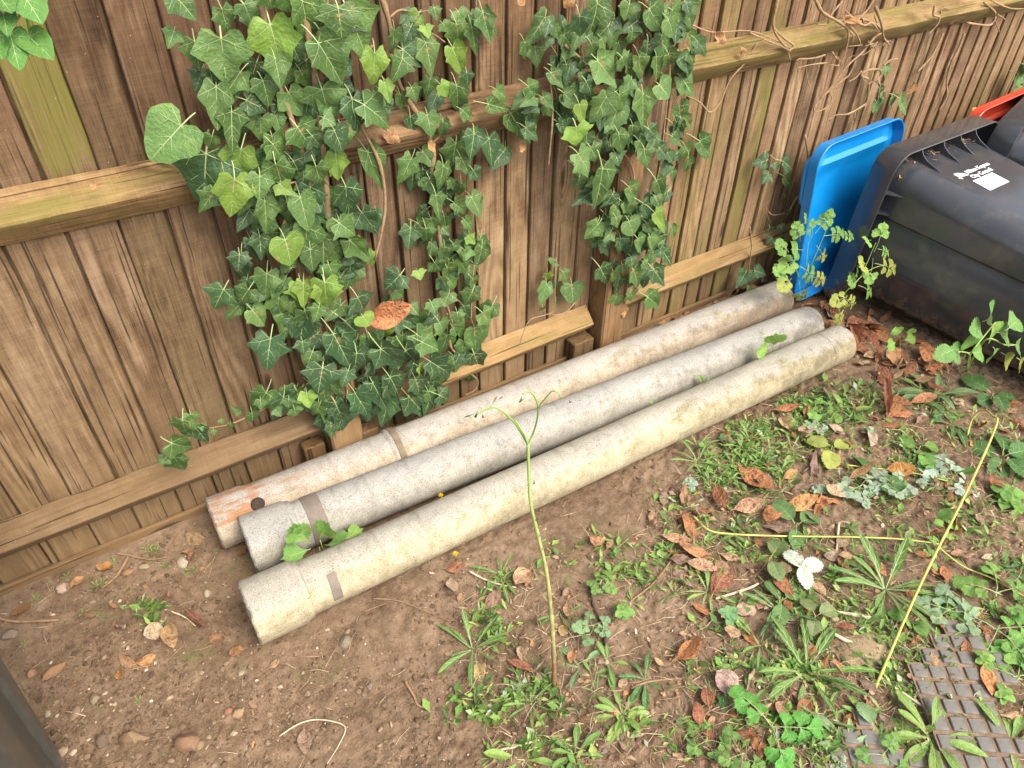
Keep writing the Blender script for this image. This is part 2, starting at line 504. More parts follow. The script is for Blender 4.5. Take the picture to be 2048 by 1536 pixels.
def plastic(name, col, rough=0.36, dirt=0.5, dirtc=(0.25, 0.19, 0.12), ground_dirt=True):
    ma, nt, bs = mk(name)
    tc = nt.nodes.new('ShaderNodeTexCoord'); v = tc.outputs['Object']
    a = noise(nt, v, 9.0, 6.0, 0.65); b = noise(nt, v, 190.0, 3.0, 0.6)
    ge = nt.nodes.new('ShaderNodeNewGeometry')
    sp = nt.nodes.new('ShaderNodeSeparateXYZ'); nt.links.new(ge.outputs['Position'], sp.inputs[0])
    base = mixc(nt, a, c4(*[x * 0.8 for x in col]), c4(*[min(1, x * 1.25) for x in col]))
    film = mth(nt, 'MULTIPLY', sstep(nt, a, 0.50, 0.72), 0.30 * dirt)
    c = mixc(nt, film, base, c4(*dirtc))
    sv = nd(nt, 'ShaderNodeTexVoronoi', Vector=v, Scale=34.0).outputs['Distance']
    c = mixc(nt, mth(nt, 'MULTIPLY', sstep(nt, sv, 0.045, 0.02), 0.55 * dirt), c, c4(0.6, 0.56, 0.48))
    if ground_dirt:
        z = mth(nt, 'ADD', sp.outputs[2], mth(nt, 'MULTIPLY', mth(nt, 'SUBTRACT', noise(nt, v, 30.0, 6.0, 0.7), 0.5), 0.32))
        gd = sstep(nt, z, 0.0, 0.11, 1.0, 0.0)
        c = mixc(nt, mth(nt, 'MULTIPLY', gd, 0.85), c, c4(0.27, 0.19, 0.11))
        ro = mth(nt, 'ADD', mth(nt, 'MULTIPLY', gd, 0.45), rough)
    else:
        ro = rough
    nt.links.new(c, bs.inputs['Base Color'])
    r = mth(nt, 'ADD', mth(nt, 'MULTIPLY', a, 0.12), ro)
    nt.links.new(r, bs.inputs['Roughness'])
    bs.inputs['Specular IOR Level'].default_value = 0.6
    bs.inputs['Coat Weight'].default_value = 0.35
    bs.inputs['Coat Roughness'].default_value = 0.14
    bump(nt, bs, b, 0.12, 0.001)
    return ma

M_WOOD = wood_material()
M_WOOD_G = wood_material('weathered_wood_green_top', True)
M_SOIL = soil_material()
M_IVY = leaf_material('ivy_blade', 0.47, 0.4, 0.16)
M_VEIN = plain('pale_vein', (0.30, 0.39, 0.17), 0.5, 0.3, 0.15, 20, 0)
M_WEED = leaf_material('weed_blade', 0.58, 0.3, 0.25)
M_DRY = leaf_material('dry_blade', 0.62, 0.35, 0.12, dry=True)
M_DRYRIB = plain('dry_rib', (0.36, 0.22, 0.11), 0.7, 0.2, 0.2, 30, 0)
M_TWIG = plain('twig_bark', (0.24, 0.15, 0.085), 0.85, 0.2, 0.45, 90)
M_VINE = plain('ivy_wood', (0.29, 0.195, 0.11), 0.85, 0.2, 0.4, 120)
M_STEM = plain('green_stem', (0.30, 0.36, 0.10), 0.55, 0.3, 0.3, 25, 0.001, True)
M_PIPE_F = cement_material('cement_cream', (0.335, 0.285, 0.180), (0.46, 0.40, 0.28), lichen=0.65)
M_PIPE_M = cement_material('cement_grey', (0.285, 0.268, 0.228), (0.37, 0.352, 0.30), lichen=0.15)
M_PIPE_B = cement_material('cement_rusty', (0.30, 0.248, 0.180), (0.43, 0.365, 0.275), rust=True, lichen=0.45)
M_BAND = plain('dull_band', (0.165, 0.138, 0.115), 0.7, 0.3, 0.3, 60)
M_IRON = plain('rusty_iron', (0.045, 0.03, 0.022), 0.85, 0.3, 0.5, 160, 0.004)
M_BIN = plastic('dark_plastic', (0.040, 0.043, 0.051), 0.15, 0.5)
M_BIN2 = plastic('grey_plastic', (0.045, 0.045, 0.04), 0.55, 0.8, (0.16, 0.15, 0.10))
M_BLUE = plastic('blue_plastic', (0.002, 0.215, 0.60), 0.30, 0.12, ground_dirt=False)
M_RED = plastic('red_plastic', (0.52, 0.045, 0.02), 0.42, 0.6, ground_dirt=False)
M_PRINT = plain('white_print', (0.80, 0.80, 0.80), 0.6, 0.3, 0.06, 80, 0)
M_STONE = plain('stone', (0.62, 0.60, 0.56), 0.9, 0.2, 0.4, 30, 0.004, True)
M_RUBBER = plain('rubber_mat', (0.165, 0.155, 0.143), 0.95, 0.12, 0.35, 45, 0.002)
M_MATBASE = plain('dusty_rubber', (0.20, 0.14, 0.095), 0.95, 0.15, 0.5, 60, 0.004)
M_TYRE = plain('tyre', (0.02, 0.02, 0.02), 0.8, 0.3, 0.3, 60)
M_YELLOW = plain('yellow_petal', (0.75, 0.52, 0.01), 0.6, 0.2, 0.1, 40, 0)
M_CLOD = island('soil_crumbs', [(0.0, c4(0.085, 0.054, 0.032)), (0.7, c4(0.17, 0.114, 0.070)), (0.93, c4(0.23, 0.165, 0.105)),
                                (0.98, c4(0.36, 0.28, 0.19)), (1.0, c4(0.52, 0.45, 0.36))], 0.92)
M_LITTER = island('litter', [(0.0, c4(0.12, 0.072, 0.045)), (0.5, c4(0.25, 0.155, 0.095)), (0.78, c4(0.40, 0.28, 0.18)),
                             (0.9, c4(0.48, 0.20, 0.07)), (1.0, c4(0.60, 0.52, 0.42))], 0.8, 0.1)
M_STRAW = island('straw', [(0.0, c4(0.18, 0.11, 0.065)), (0.5, c4(0.40, 0.28, 0.16)), (1.0, c4(0.60, 0.49, 0.33))], 0.7)
M_COVER = island('tiny_leaves', [(0.0, c4(0.06, 0.12, 0.03)), (0.4, c4(0.12, 0.23, 0.05)), (0.75, c4(0.22, 0.36, 0.08)),
                                 (0.92, c4(0.34, 0.40, 0.11)), (1.0, c4(0.34, 0.42, 0.33))], 0.55, 0.2)

# ------------------------------------------------------------------ ground
def build_ground():
    xs = np.concatenate([[-60, -20, -6, -2.5, -1.5], np.arange(-1.0, 4.2, 0.0052), [4.4, 5, 7, 20, 60]])
    ys = np.concatenate([[-60, -20, -6, -2, -0.9], np.arange(-0.45, 1.78, 0.0052), [1.9, 2.5, 5, 20, 60]])
    X, Y = np.meshgrid(xs, ys, indexing='ij')
    Z = gh(X, Y)
    nx, ny = len(xs), len(ys)
    v = np.stack([X, Y, Z], -1).reshape(-1, 3)
    idx = np.arange(nx * ny).reshape(nx, ny)
    q = np.stack([idx[:-1, :-1], idx[1:, :-1], idx[1:, 1:], idx[:-1, 1:]], -1).reshape(-1, 4)
    me = bpy.data.meshes.new('ground')
    me.vertices.add(len(v)); me.vertices.foreach_set('co', v.ravel())
    me.loops.add(q.size); me.loops.foreach_set('vertex_index', q.ravel().astype(np.int32))
    me.polygons.add(len(q)); me.polygons.foreach_set('loop_start', (np.arange(len(q)) * 4).astype(np.int32))
    me.polygons.foreach_set('use_smooth', np.ones(len(q), bool))
    me.update(calc_edges=True)
    me.materials.append(M_SOIL)
    o = new('ground', me)
    kind(o, 'structure')
build_ground()

# ------------------------------------------------------------------ fence
def board_mesh(w, L, seed):
    """tapered board: thick left edge, thin right edge with a tongue that runs behind its neighbour"""
    r = random.Random(seed)
    mb = MB(); v = []; n = 19
    xm = r.uniform(-0.002, 0.002); gap = r.uniform(0.0035, 0.0075)
    for i in range(n):
        z = L * i / (n - 1)
        jl = r.uniform(-0.0010, 0.0010) + xm * math.sin(z * 3)
        jr = r.uniform(-0.0014, 0.0014) - xm * math.sin(z * 2 + 1)
        wy = 0.0014 * math.sin(z * 2.3 + seed)
        e = w - gap + jr
        v += [(jl, -0.0095 + wy, z), (jl + 0.0022, -0.012 + wy, z), (w * 0.5, -0.0085 + wy, z), (e - 0.002, -0.005 + wy, z), (e, -0.003 + wy, z),
              (e + 0.0005, 0.007 + wy, z), (w + 0.012, 0.0075 + wy, z), (w + 0.012, 0.011 + wy, z), (jl, 0.004 + wy, z)]
    f = []
    k = 9
    for i in range(n - 1):
        for j in range(k):
            f.append((i * k + j, i * k + (j + 1) % k, (i + 1) * k + (j + 1) % k, (i + 1) * k + j))
    f.append(tuple(range(k - 1, -1, -1))); f.append(tuple((n - 1) * k + j for j in range(k)))
    mb.add(v, f)
    return mb.mesh('board', M_WOOD, True, 25)

fence = thing('fence', 'brown weathered timber fence of overlapping upright boards with triangular rails', 'fence', (0, FY, 0))
GAPS = [-1.35, -1.25, -1.14, -1.03, -0.92, -0.81, -0.70, -0.585, -0.47, -0.352, -0.234, -0.125, -0.009, 0.093, 0.19, 0.2885,
        0.385, 0.478, 0.575, 0.665, 0.748, 0.844, 0.914, 0.989, 1.09, 1.18, 1.266, 1.372, 1.452, 1.535]
xg = 1.535
_r = random.Random(3)
while xg < 5.4:
    xg += _r.uniform(0.074, 0.090)
    GAPS.append(xg)
BCACHE = {}
for i in range(len(GAPS) - 1):
    x0, x1 = GAPS[i], GAPS[i + 1]
    w = x1 - x0
    key = (round(w, 2), i % 5)
    if key not in BCACHE:
        BCACHE[key] = (board_mesh(w, 1.80, i), w)
    me, w0 = BCACHE[key]
    b = new('board', me, fence, (x0, 0.012, 0.035 + _r.uniform(-0.006, 0.006)))
    b.scale.x = (w + 0.016) / (w0 + 0.016)
    b.rotation_euler.y = _r.uniform(-0.003, 0.003)
    t = _r.uniform(0.74, 1.22)
    alg = _r.uniform(0.0, 0.32)
    if -0.02 < x0 < 0.0:
        me = me.copy(); me.materials[0] = M_WOOD_G; b.data = me; alg = 0.72
    if x0 < -0.02: alg *= 0.5
    if -0.14 < x0 < -0.05 or -0.02 < x0 < 0.35: t *= 0.86
    if 0.45 < x0 < 0.95: t *= 0.85
    if 1.72 < x0 < 2.15 and _r.random() < 0.6: alg = _r.uniform(0.50, 0.74)
    if x0 > 1.5: t *= 1.08
    if x0 > 3.55: alg = 0.5
    b.color = (t, t * _r.uniform(0.96, 1.02), t * _r.uniform(0.92, 1.02), alg)

def rail_mesh(L, seed, depth=0.052, hh=0.056):
    r = random.Random(seed); mb = MB(); v = []; n = max(4, int(L / 0.06))
    for i in range(n + 1):
        z = L * i / n
        a, b2, c = (r.uniform(-0.0015, 0.0015) for _ in range(3))
        # local: x up, y depth (front negative), z along the rail
        v += [(hh + a, 0, z), (hh - 0.004 + a, -0.006, z), (0.008 + b2, -depth + 0.002, z), (0.003 + b2, -depth - 0.001, z),
              (-0.007 + b2, -depth + 0.003, z), (-hh + c, -0.004, z), (-hh + c, 0, z)]
    f = []
    for i in range(n):
        for j in range(7):
            f.append((i * 7 + j, (i + 1) * 7 + j, (i + 1) * 7 + (j + 1) % 7, i * 7 + (j + 1) % 7))
    f.append(tuple(range(7))); f.append(tuple(n * 7 + j for j in range(6, -1, -1)))
    mb.add(v, f)
    return mb.mesh('rail', M_WOOD, True, 22)

def rail(xa, xb, za, zb, seed, col, **kw):
    L = math.hypot(xb - xa, zb - za)
    o = new('rail', rail_mesh(L, seed, **kw), fence)
    z = Vector((xb - xa, 0, zb - za)).normalized()
    x = Vector((-z.z, 0, z.x)); y = Vector((0, 1, 0))
    o.matrix_local = Matrix.Translation((xa, -0.001, za)) @ Matrix(((x.x, y.x, z.x), (x.y, y.y, z.y), (x.z, y.z, z.z))).to_4x4()
    o.color = col
rail(-1.35, 0.425, 1.012, 0.995, 1, (1.30, 1.28, 1.05, 0.55))
rail(0.525, 1.445, 1.003, 0.998, 2, (1.0, 0.95, 0.85, 0.28))
rail(1.555, 4.2, 1.006, 0.985, 3, (1.20, 1.18, 0.98, 0.60))
rail(-1.35, 0.425, 0.200, 0.198, 4, (0.78, 0.76, 0.74, 0.30))
rail(0.525, 1.425, 0.185, 0.190, 5, (1.30, 1.26, 1.05, 0.52))
rail(1.555, 4.2, 0.222, 0.222, 6, (1.15, 1.12, 0.95, 0.46))
rail(-1.35, 4.2, 1.68, 1.68, 7, (1, 1, 1, 0.3))

def post_mesh(seed, w=0.10, d=0.078):
    r = random.Random(seed); mb = MB(); v = []; n = 14; ch = 0.007
    for i in range(n):
        z = -0.3 + 2.2 * i / (n - 1)
        j = [r.uniform(-0.0018, 0.0018) for _ in range(8)]
        v += [(ch + j[0], -d, z), (w - ch + j[1], -d, z), (w + j[2], -d + ch, z), (w + j[3], 0, z), (0 + j[4], 0, z), (0 + j[5], -d + ch, z)]
    f = []
    for i in range(n - 1):
        for j in range(6):
            f.append((i * 6 + j, i * 6 + (j + 1) % 6, (i + 1) * 6 + (j + 1) % 6, (i + 1) * 6 + j))
    f.append((5, 4, 3, 2, 1, 0)); f.append(tuple((n - 1) * 6 + j for j in range(6)))
    mb.add(v, f)
    return mb.mesh('post', M_WOOD, True, 25)
for i, (x, c) in enumerate([(0.425, (1.05, 0.98, 0.9, 0.12)), (1.447, (0.95, 0.85, 0.75, 0.18)), (4.2, (1, 1, 1, 0.3))]):
    o = new('post', post_mesh(i), fence, (x, -0.002, 0)); o.color = c
# short stub blocks packed beside the posts under the bottom rail
def box_mb(mb, a, b, mi=0, ch=0.004):
    x0, y0, z0 = a; x1, y1, z1 = b
    v = []
    for z, k in ((z0, ch), (z0 + ch, 0), (z1 - ch, 0), (z1, ch)):
        for x, y in ((x0 + k, y0 + ch), (x0 + ch, y0 + k), (x1 - ch, y0 + k), (x1 - k, y0 + ch), (x1 - k, y1 - ch), (x1 - ch, y1 - k), (x0 + ch, y1 - k), (x0 + k, y1 - ch)):
            v.append((x, y, z))
    f = []
    for i in range(3):
        for j in range(8):
            f.append((i * 8 + j, i * 8 + (j + 1) % 8, (i + 1) * 8 + (j + 1) % 8, (i + 1) * 8 + j))
    f.append(tuple(range(7, -1, -1))); f.append(tuple(24 + j for j in range(8)))
    mb.add(v, f, mi)
for (a, b, c) in (((0.532, -0.05, -0.05), (0.585, -0.003, 0.115), (0.9, 0.85, 0.75, 0.0)),
                  ((1.345, -0.055, -0.05), (1.435, -0.003, 0.130), (0.62, 0.58, 0.52, 0.0)),
                  ((0.35, -0.045, -0.05), (0.415, -0.003, 0.135), (0.7, 0.62, 0.5, 0.0))):
    mb = MB(); box_mb(mb, a, b)
    o = new('packing_block', mb.mesh('packing_block', M_WOOD, True, 30), fence); o.color = c
# gravel board strip along the foot
for (a, b, seed) in ((-1.35, 0.42, 21), (0.53, 1.44, 22), (1.55, 4.2, 23)):
    mb = MB(); box_mb(mb, (0, -0.016, 0), (0.10, -0.002, b - a), 0, 0.003)
    o = new('foot_strip', mb.mesh('foot_strip', M_WOOD, True, 30), fence)
    o.matrix_local = Matrix.Translation((a, 0.0, 0.052)) @ Matrix(((0, 0, 1), (0, 1, 0), (-1, 0, 0))).to_4x4()
    o.color = (0.85, 0.8, 0.75, 0.1)

# ------------------------------------------------------------------ pipes
def pipe(name, label, mat, prof, yaw, loc, inner=0.058, n=56):
    """prof: list of (x, radius) along the pipe, outside; hollow inside"""
    t = thing(name, label, 'pipe', loc)
    t.rotation_euler.z = yaw
    mb = MB(); v = []; f = []
    ri = [(prof[-1][0], inner), (prof[0][0], inner + 0.006)]
    xs = []
    for i in range(len(prof) - 1):
        (xa, ra), (xb, rb) = prof[i], prof[i + 1]
        k = max(1, int((xb - xa) / 0.03))
        xs += [(xa + (xb - xa) * j / k, ra + (rb - ra) * j / k) for j in range(k)]
    xs += [prof[-1]]
    L = xs + [(prof[-1][0], prof[-1][1] - 0.004)] + ri + [(prof[0][0], prof[0][1] - 0.004)]
    m_ = len(L)
    for k, (x, r) in enumerate(L):
        for j in range(n):
            a = 2 * math.pi * j / n
            rr = r + (0.0006 * math.sin(3 * a + x * 9) + 0.0005 * (rnd.random() - 0.5) if k < len(xs) else 0)
            ex = 0.005 * (abs(vnoise(j * 0.9, 3.3 + loc[1] * 7)) ** 1.0 if k in (0, 1, m_ - 1) else 0)
            v.append((x + float(ex) * 2, rr * math.cos(a), rr * math.sin(a)))
    for k in range(m_):
        k2 = (k + 1) % m_
        for j in range(n):
            f.append((k * n + j, k * n + (j + 1) % n, k2 * n + (j + 1) % n, k2 * n + j))
    mb.add(v, f)
    me = mb.mesh('barrel', mat, True, 30)
    new('barrel', me, t)
    return t

def ring_patch(parent, name, mat, x0, x1, r0, r1, a0, a1, n=20):
    """a curved plate on the pipe from angle a0 to a1 (degrees, 0 = towards +y, 90 = up)"""
    mb = MB(); v = []; f = []
    for i in range(n + 1):
        a = math.radians(a0 + (a1 - a0) * i / n)
        c, s = math.cos(a), math.sin(a)
        for x, r in ((x0, r0), (x0 + 0.002, r1), (x1 - 0.002, r1), (x1, r0)):
            v.append((x, r * c, r * s))
    for i in range(n):
        for j in range(3):
            f.append((i * 4 + j, i * 4 + j + 1, (i + 1) * 4 + j + 1, (i + 1) * 4 + j))
    f.append((0, 1, 2, 3)); f.append((n * 4 + 3, n * 4 + 2, n * 4 + 1, n * 4))
    mb.add(v, f)
    return new(name, mb.mesh(name, mat, True, 40), parent)

RP = 0.0705
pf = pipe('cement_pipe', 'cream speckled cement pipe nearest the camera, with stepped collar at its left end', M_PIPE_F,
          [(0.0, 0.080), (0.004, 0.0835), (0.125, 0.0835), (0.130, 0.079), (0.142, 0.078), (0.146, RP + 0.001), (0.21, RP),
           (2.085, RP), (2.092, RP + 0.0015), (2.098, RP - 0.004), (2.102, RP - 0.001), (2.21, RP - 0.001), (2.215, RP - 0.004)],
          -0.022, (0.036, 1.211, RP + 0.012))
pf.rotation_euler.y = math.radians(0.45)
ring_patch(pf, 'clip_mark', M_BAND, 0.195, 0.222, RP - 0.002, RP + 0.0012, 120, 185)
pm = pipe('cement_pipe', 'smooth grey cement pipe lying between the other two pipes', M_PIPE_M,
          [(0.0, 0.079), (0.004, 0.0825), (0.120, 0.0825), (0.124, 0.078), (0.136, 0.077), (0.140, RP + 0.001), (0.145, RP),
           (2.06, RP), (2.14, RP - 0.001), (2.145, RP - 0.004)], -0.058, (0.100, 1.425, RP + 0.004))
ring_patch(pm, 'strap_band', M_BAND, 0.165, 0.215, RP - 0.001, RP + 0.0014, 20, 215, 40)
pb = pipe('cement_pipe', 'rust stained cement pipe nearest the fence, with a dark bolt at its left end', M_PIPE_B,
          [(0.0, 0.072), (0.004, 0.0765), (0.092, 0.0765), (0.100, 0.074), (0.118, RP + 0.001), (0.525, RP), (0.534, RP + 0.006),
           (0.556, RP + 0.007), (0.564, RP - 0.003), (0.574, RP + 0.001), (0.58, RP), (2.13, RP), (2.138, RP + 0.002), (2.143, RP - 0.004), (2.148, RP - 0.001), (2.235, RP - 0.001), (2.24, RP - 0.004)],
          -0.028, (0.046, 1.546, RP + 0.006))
M_SCAR = plain('joint_mortar', (0.16, 0.125, 0.085), 0.9, 0.2, 0.5, 40, 0.004)
ring_patch(pb, 'joint_scar', M_SCAR, 0.540, 0.563, RP - 0.002, RP + 0.0082, 60, 210, 30)
mb = MB()                                                     # the rusted bolt
vv = []
bd = Vector((0, -0.62, 0.785)).normalized(); bx = Vector((1, 0, 0)); by = bd.cross(bx)
prof = [(0.0, 0.019), (0.006, 0.019), (0.010, 0.016), (0.011, 0.010), (0.007, 0.004)]
nb = 14
for h, r in prof:
    for j in range(nb):
        a = 2 * math.pi * j / nb
        rr = r * (1 + 0.16 * (rnd.random() - 0.5))
        vv.append(bd * (RP - 0.001 + h) + bx * (rr * math.cos(a)) + by * (rr * math.sin(a)) + Vector((0.122, 0, 0)))
ff = [(i * nb + j, i * nb + (j + 1) % nb, (i + 1) * nb + (j + 1) % nb, (i + 1) * nb + j) for i in range(4) for j in range(nb)]
ff.append(tuple(4 * nb + j for j in range(nb)))
mb.add(vv, ff)
new('bolt', mb.mesh('bolt', M_IRON), pb)

# ------------------------------------------------------------------ wheelie bins
BIN_L = 1.0
def bin_dims(s):
    return 0.292 - 0.055 * s, 0.035 + 0.03 * s, 0.600 - 0.085 * s      # half width, bottom z, top z
def bin_section(s):
    W, zb, zt = bin_dims(s)
    left = [(-W + 0.10, zb), (-W + 0.060, zb + 0.010), (-W + 0.034, zb + 0.036), (-W + 0.020, zb + 0.085), (-W + 0.008, 0.185),
            (-W + 0.001, 0.212), (-W, 0.222), (-W + 0.001, 0.232), (-W + 0.004, 0.26), (-W + 0.010, 0.372), (-W + 0.017, 0.384), (-W + 0.018, 0.392),
            (-W + 0.007, 0.404), (-W + 0.007, 0.43)]
    R = 0.092
    for k in range(9):
        a = math.pi - (math.pi / 2) * k / 8
        left.append((-W + 0.010 + R + R * math.cos(a), zt - R + R * math.sin(a)))
    right = [(-x, z) for x, z in reversed(left)]
    return left + right

def bin_body():
    mb = MB(); v = []; f = []
    st = [0.0, 0.02, 0.08, 0.16, 0.3, 0.45, 0.6, 0.75, 0.9, 0.965, 0.99, 1.0]
    for s in st:
        sec = bin_section(min(s, 0.965))
        k = 1.0 if s <= 0.965 else (0.985 if s < 0.995 else 0.93)
        zc = 0.30
        for x, z in sec:
            v.append((x * k, -BIN_L * s, zc + (z - zc) * k))
    n = len(bin_section(0))
    for i in range(len(st) - 1):
        for j in range(n):
            f.append((i * n + j, (i + 1) * n + j, (i + 1) * n + (j + 1) % n, i * n + (j + 1) % n))
    f.append(tuple((len(st) - 1) * n + j for j in range(n - 1, -1, -1)))
    mb.add(v, f)
    # inside wall
    v2 = []; f2 = []
    for s in (0.0, 0.5, 0.94):
        for x, z in bin_section(s):
            v2.append((x * 0.98, -BIN_L * s, 0.30 + (z - 0.30) * 0.98))
    for i in range(2):
        for j in range(n):
            f2.append((i * n + j, i * n + (j + 1) % n, (i + 1) * n + (j + 1) % n, (i + 1) * n + j))
    f2.append(tuple(2 * n + j for j in range(n)))
    mb.add(v2, f2)
    return mb

def rrect(hw, z0, z1, R, k=6):
    """rounded rectangle loop in x,z with outward normals"""
    out = []
    for cx, cz, a0 in ((hw - R, z1 - R, 0), (-hw + R, z1 - R, 90), (-hw + R, z0 + R, 180), (hw - R, z0 + R, 270)):
        for i in range(k + 1):
            a = math.radians(a0 + 90 * i / k)
            out.append((cx + R * math.cos(a), cz + R * math.sin(a), math.cos(a), math.sin(a)))
    return out

def sweep(mb, loop, prof, closed=True, mi=0):
    n = len(loop); v = []; f = []
    for o, y in prof:
        for x, z, nx_, nz_ in loop:
            v.append((x + nx_ * o, y, z + nz_ * o))
    m_ = len(prof)
    for i in range(m_ if closed else m_ - 1):
        i2 = (i + 1) % m_
        for j in range(n):
            f.append((i * n + j, i * n + (j + 1) % n, i2 * n + (j + 1) % n, i2 * n + j))
    mb.add(v, f, mi)

def bin_rim():
    mb = MB()
    W, zb, zt = bin_dims(0)
    sweep(mb, rrect(W, zb, zt, 0.022), [(-0.012, -0.03), (-0.012, 0.006), (-0.004, 0.012), (0.040, 0.012), (0.050, 0.006), (0.053, -0.004),
                                        (0.058, -0.082), (0.054, -0.084), (0.047, -0.012), (0.0, -0.014)])
    return mb

def gusset(mb, p, nrm, along, size, thick=0.004):
    """triangular web between the body wall and the lip"""
    p = Vector(p); n = Vector(nrm).normalized(); t = n.cross(Vector((0, -1, 0))).normalized() * (thick / 2)
    d = Vector((0, -1, 0))
    o = [p + d * 0.013 - n * 0.004, p + d * 0.013 + n * 0.049, p + d * 0.060 + n * 0.049, p + d * 0.075 + n * 0.026, p + d * 0.10 + n * 0.010, p + d * size - n * 0.006]
    v = [q + t for q in o] + [q - t for q in o]
    k = len(o)
    f = [tuple(range(k)), tuple(range(2 * k - 1, k - 1, -1))] + [(i, k + i, k + (i + 1) % k, (i + 1) % k) for i in range(k)]
    mb.add(v, f)

def lid_mesh():
    """shallow tray lid: panel in local x (width) / z (height), inner side towards -y"""
    mb = MB()
    hw, H = 0.245, 0.62
    loop = rrect(hw, 0.0, H, 0.062, 7)
    prof = [(-0.004, -0.004), (0.008, -0.030), (0.010, -0.038), (0.014, -0.040), (0.016, -0.037), (0.012, -0.020), (0.010, 0.004), (-0.004, 0.012), (-0.03, 0.014)]
    sweep(mb, loop, prof, closed=False)
    # inner panel with a stepped fold and outer skin
    zs = [0.0, 0.06, 0.16, 0.185, 0.21, 0.32, 0.42, 0.49, 0.515, 0.55, 0.565, 0.62]
    ys = [0.0, -0.004, -0.020, -0.018, -0.004, -0.001, 0.002, 0.003, -0.004, -0.018, -0.004, -0.004]
    def ins(x, z):
        x2 = max(-hw + 0.003, min(hw - 0.003, x)); z2 = max(0.003, min(H - 0.003, z))
        R = 0.060
        cx = max(abs(x2) - (hw - R), 0); cz = max(z2 - (H - R), R - z2, 0)
        d = math.hypot(cx, cz)
        if d > R - 0.004 and cx > 0 and cz > 0:
            s_ = (R - 0.004) / d
            x2 = math.copysign((hw - R) + cx * s_, x2)
            z2 = (H - R + cz * s_) if z2 > H / 2 else (R - cz * s_)
        return x2, z2
    n = 16; v = []; f = []
    for z, y in zip(zs, ys):
        for i in range(n + 1):
            x = -hw + 2 * hw * i / n
            x2, z2 = ins(x, z)
            edge = min(1.0, (hw - abs(x2)) / 0.05)
            v.append((x2, y * max(edge, 0.0) - 0.004 * (1 - edge), z2))
    for k in range(len(zs) - 1):
        for i in range(n):
            f.append((k * (n + 1) + i, k * (n + 1) + i + 1, (k + 1) * (n + 1) + i + 1, (k + 1) * (n + 1) + i))
    o = len(v)
    for z, y in zip(zs, ys):
        for i in range(n + 1):
            x2, z2 = ins(-hw + 2 * hw * i / n, z)
            v.append((x2 * 0.97, 0.013 + 0.004 * math.cos(x2 * 4), 0.31 + (z2 - 0.31) * 0.97))
    for k in range(len(zs) - 1):
        for i in range(n):
            f.append((o + k * (n + 1) + i, o + (k + 1) * (n + 1) + i, o + (k + 1) * (n + 1) + i + 1, o + k * (n + 1) + i + 1))
    mb.add(v, f)
    return mb

BODY_MB = bin_body()
BODY_ME = BODY_MB.mesh('bin_body', M_BIN, True, 40)
RIM_ME = bin_rim().mesh('rim', M_BIN, True, 35)
def gusset_mesh(p, n, size):
    mb = MB(); gusset(mb, p, n, None, size)
    return mb.mesh('rib', M_BIN, False)
_W, _zb, _zt = bin_dims(0)
RIBS = [gusset_mesh((x, 0, _zt - 0.004), (0, 0, 1), s) for x, s in ((-0.17, 0.16), (-0.03, 0.15), (0.085, 0.14), (0.19, 0.14))]
RIBS += [gusset_mesh((-_W + 0.006, 0, z), (-1, 0, 0), s) for z, s in ((0.500, 0.13), (0.42, 0.10))]
RIBS += [gusset_mesh((_W - 0.006, 0, z), (1, 0, 0), 0.12) for z in (0.48, 0.25)]
LID_BLUE = lid_mesh().mesh('lid', M_BLUE, True, 40)
LID_RED = lid_mesh().mesh('lid', M_RED, True, 40)

def ring_mesh(name, prof, mat, n=24):
    mb = MB(); v = []; f = []; k = len(prof)
    for r, x in prof:
        for j in range(n):
            a = 2 * math.pi * j / n
            v.append((x, r * math.cos(a), r * math.sin(a)))
    for i in range(k):
        for j in range(n):
            f.append((i * n + j, i * n + (j + 1) % n, ((i + 1) % k) * n + (j + 1) % n, ((i + 1) % k) * n + j))
    mb.add(v, f)
    return mb.mesh(name, mat, True, 40)
TYRE_ME = ring_mesh('tyre', [(0.055, -0.022), (0.098, -0.024), (0.104, -0.014), (0.104, 0.014), (0.098, 0.024), (0.055, 0.022)], M_TYRE)
WHEEL_ME = ring_mesh('wheel', [(0.012, -0.026), (0.03, -0.020), (0.056, -0.012), (0.056, 0.012), (0.03, 0.020), (0.012, 0.026)], M_BIN)
HANDLE_MB = MB()
tube(HANDLE_MB, smooth_path([(-0.235, 0.010, 0.40), (-0.243, 0.016, 0.42), (-0.245, 0.018, 0.50), (-0.243, 0.016, 0.56), (-0.225, 0.010, 0.58)], 4), 0.010, 8)
HANDLE_B = HANDLE_MB.mesh('handle', M_BLUE); HANDLE_R = HANDLE_MB.mesh('handle', M_RED)

def make_bin(label, loc, rot, mat=None, ribs=True, scale=1.0):
    t = thing('wheelie_bin', label, 'bin', loc)
    t.rotation_euler = rot
    t.scale = (scale,) * 3
    bme, rme = BODY_ME, RIM_ME
    if mat is not None:
        bme = BODY_ME.copy(); bme.materials[0] = mat
        rme = RIM_ME.copy(); rme.materials[0] = mat
    new('body', bme, t)
    new('rim', rme, t)
    if ribs:
        for me in RIBS:
            new('rib', me, t)
    for sx in (-1, 1):
        wh = new('wheel', WHEEL_ME, t, (sx * 0.245, -0.955, 0.045))
        new('tyre', TYRE_ME, wh)
    return t

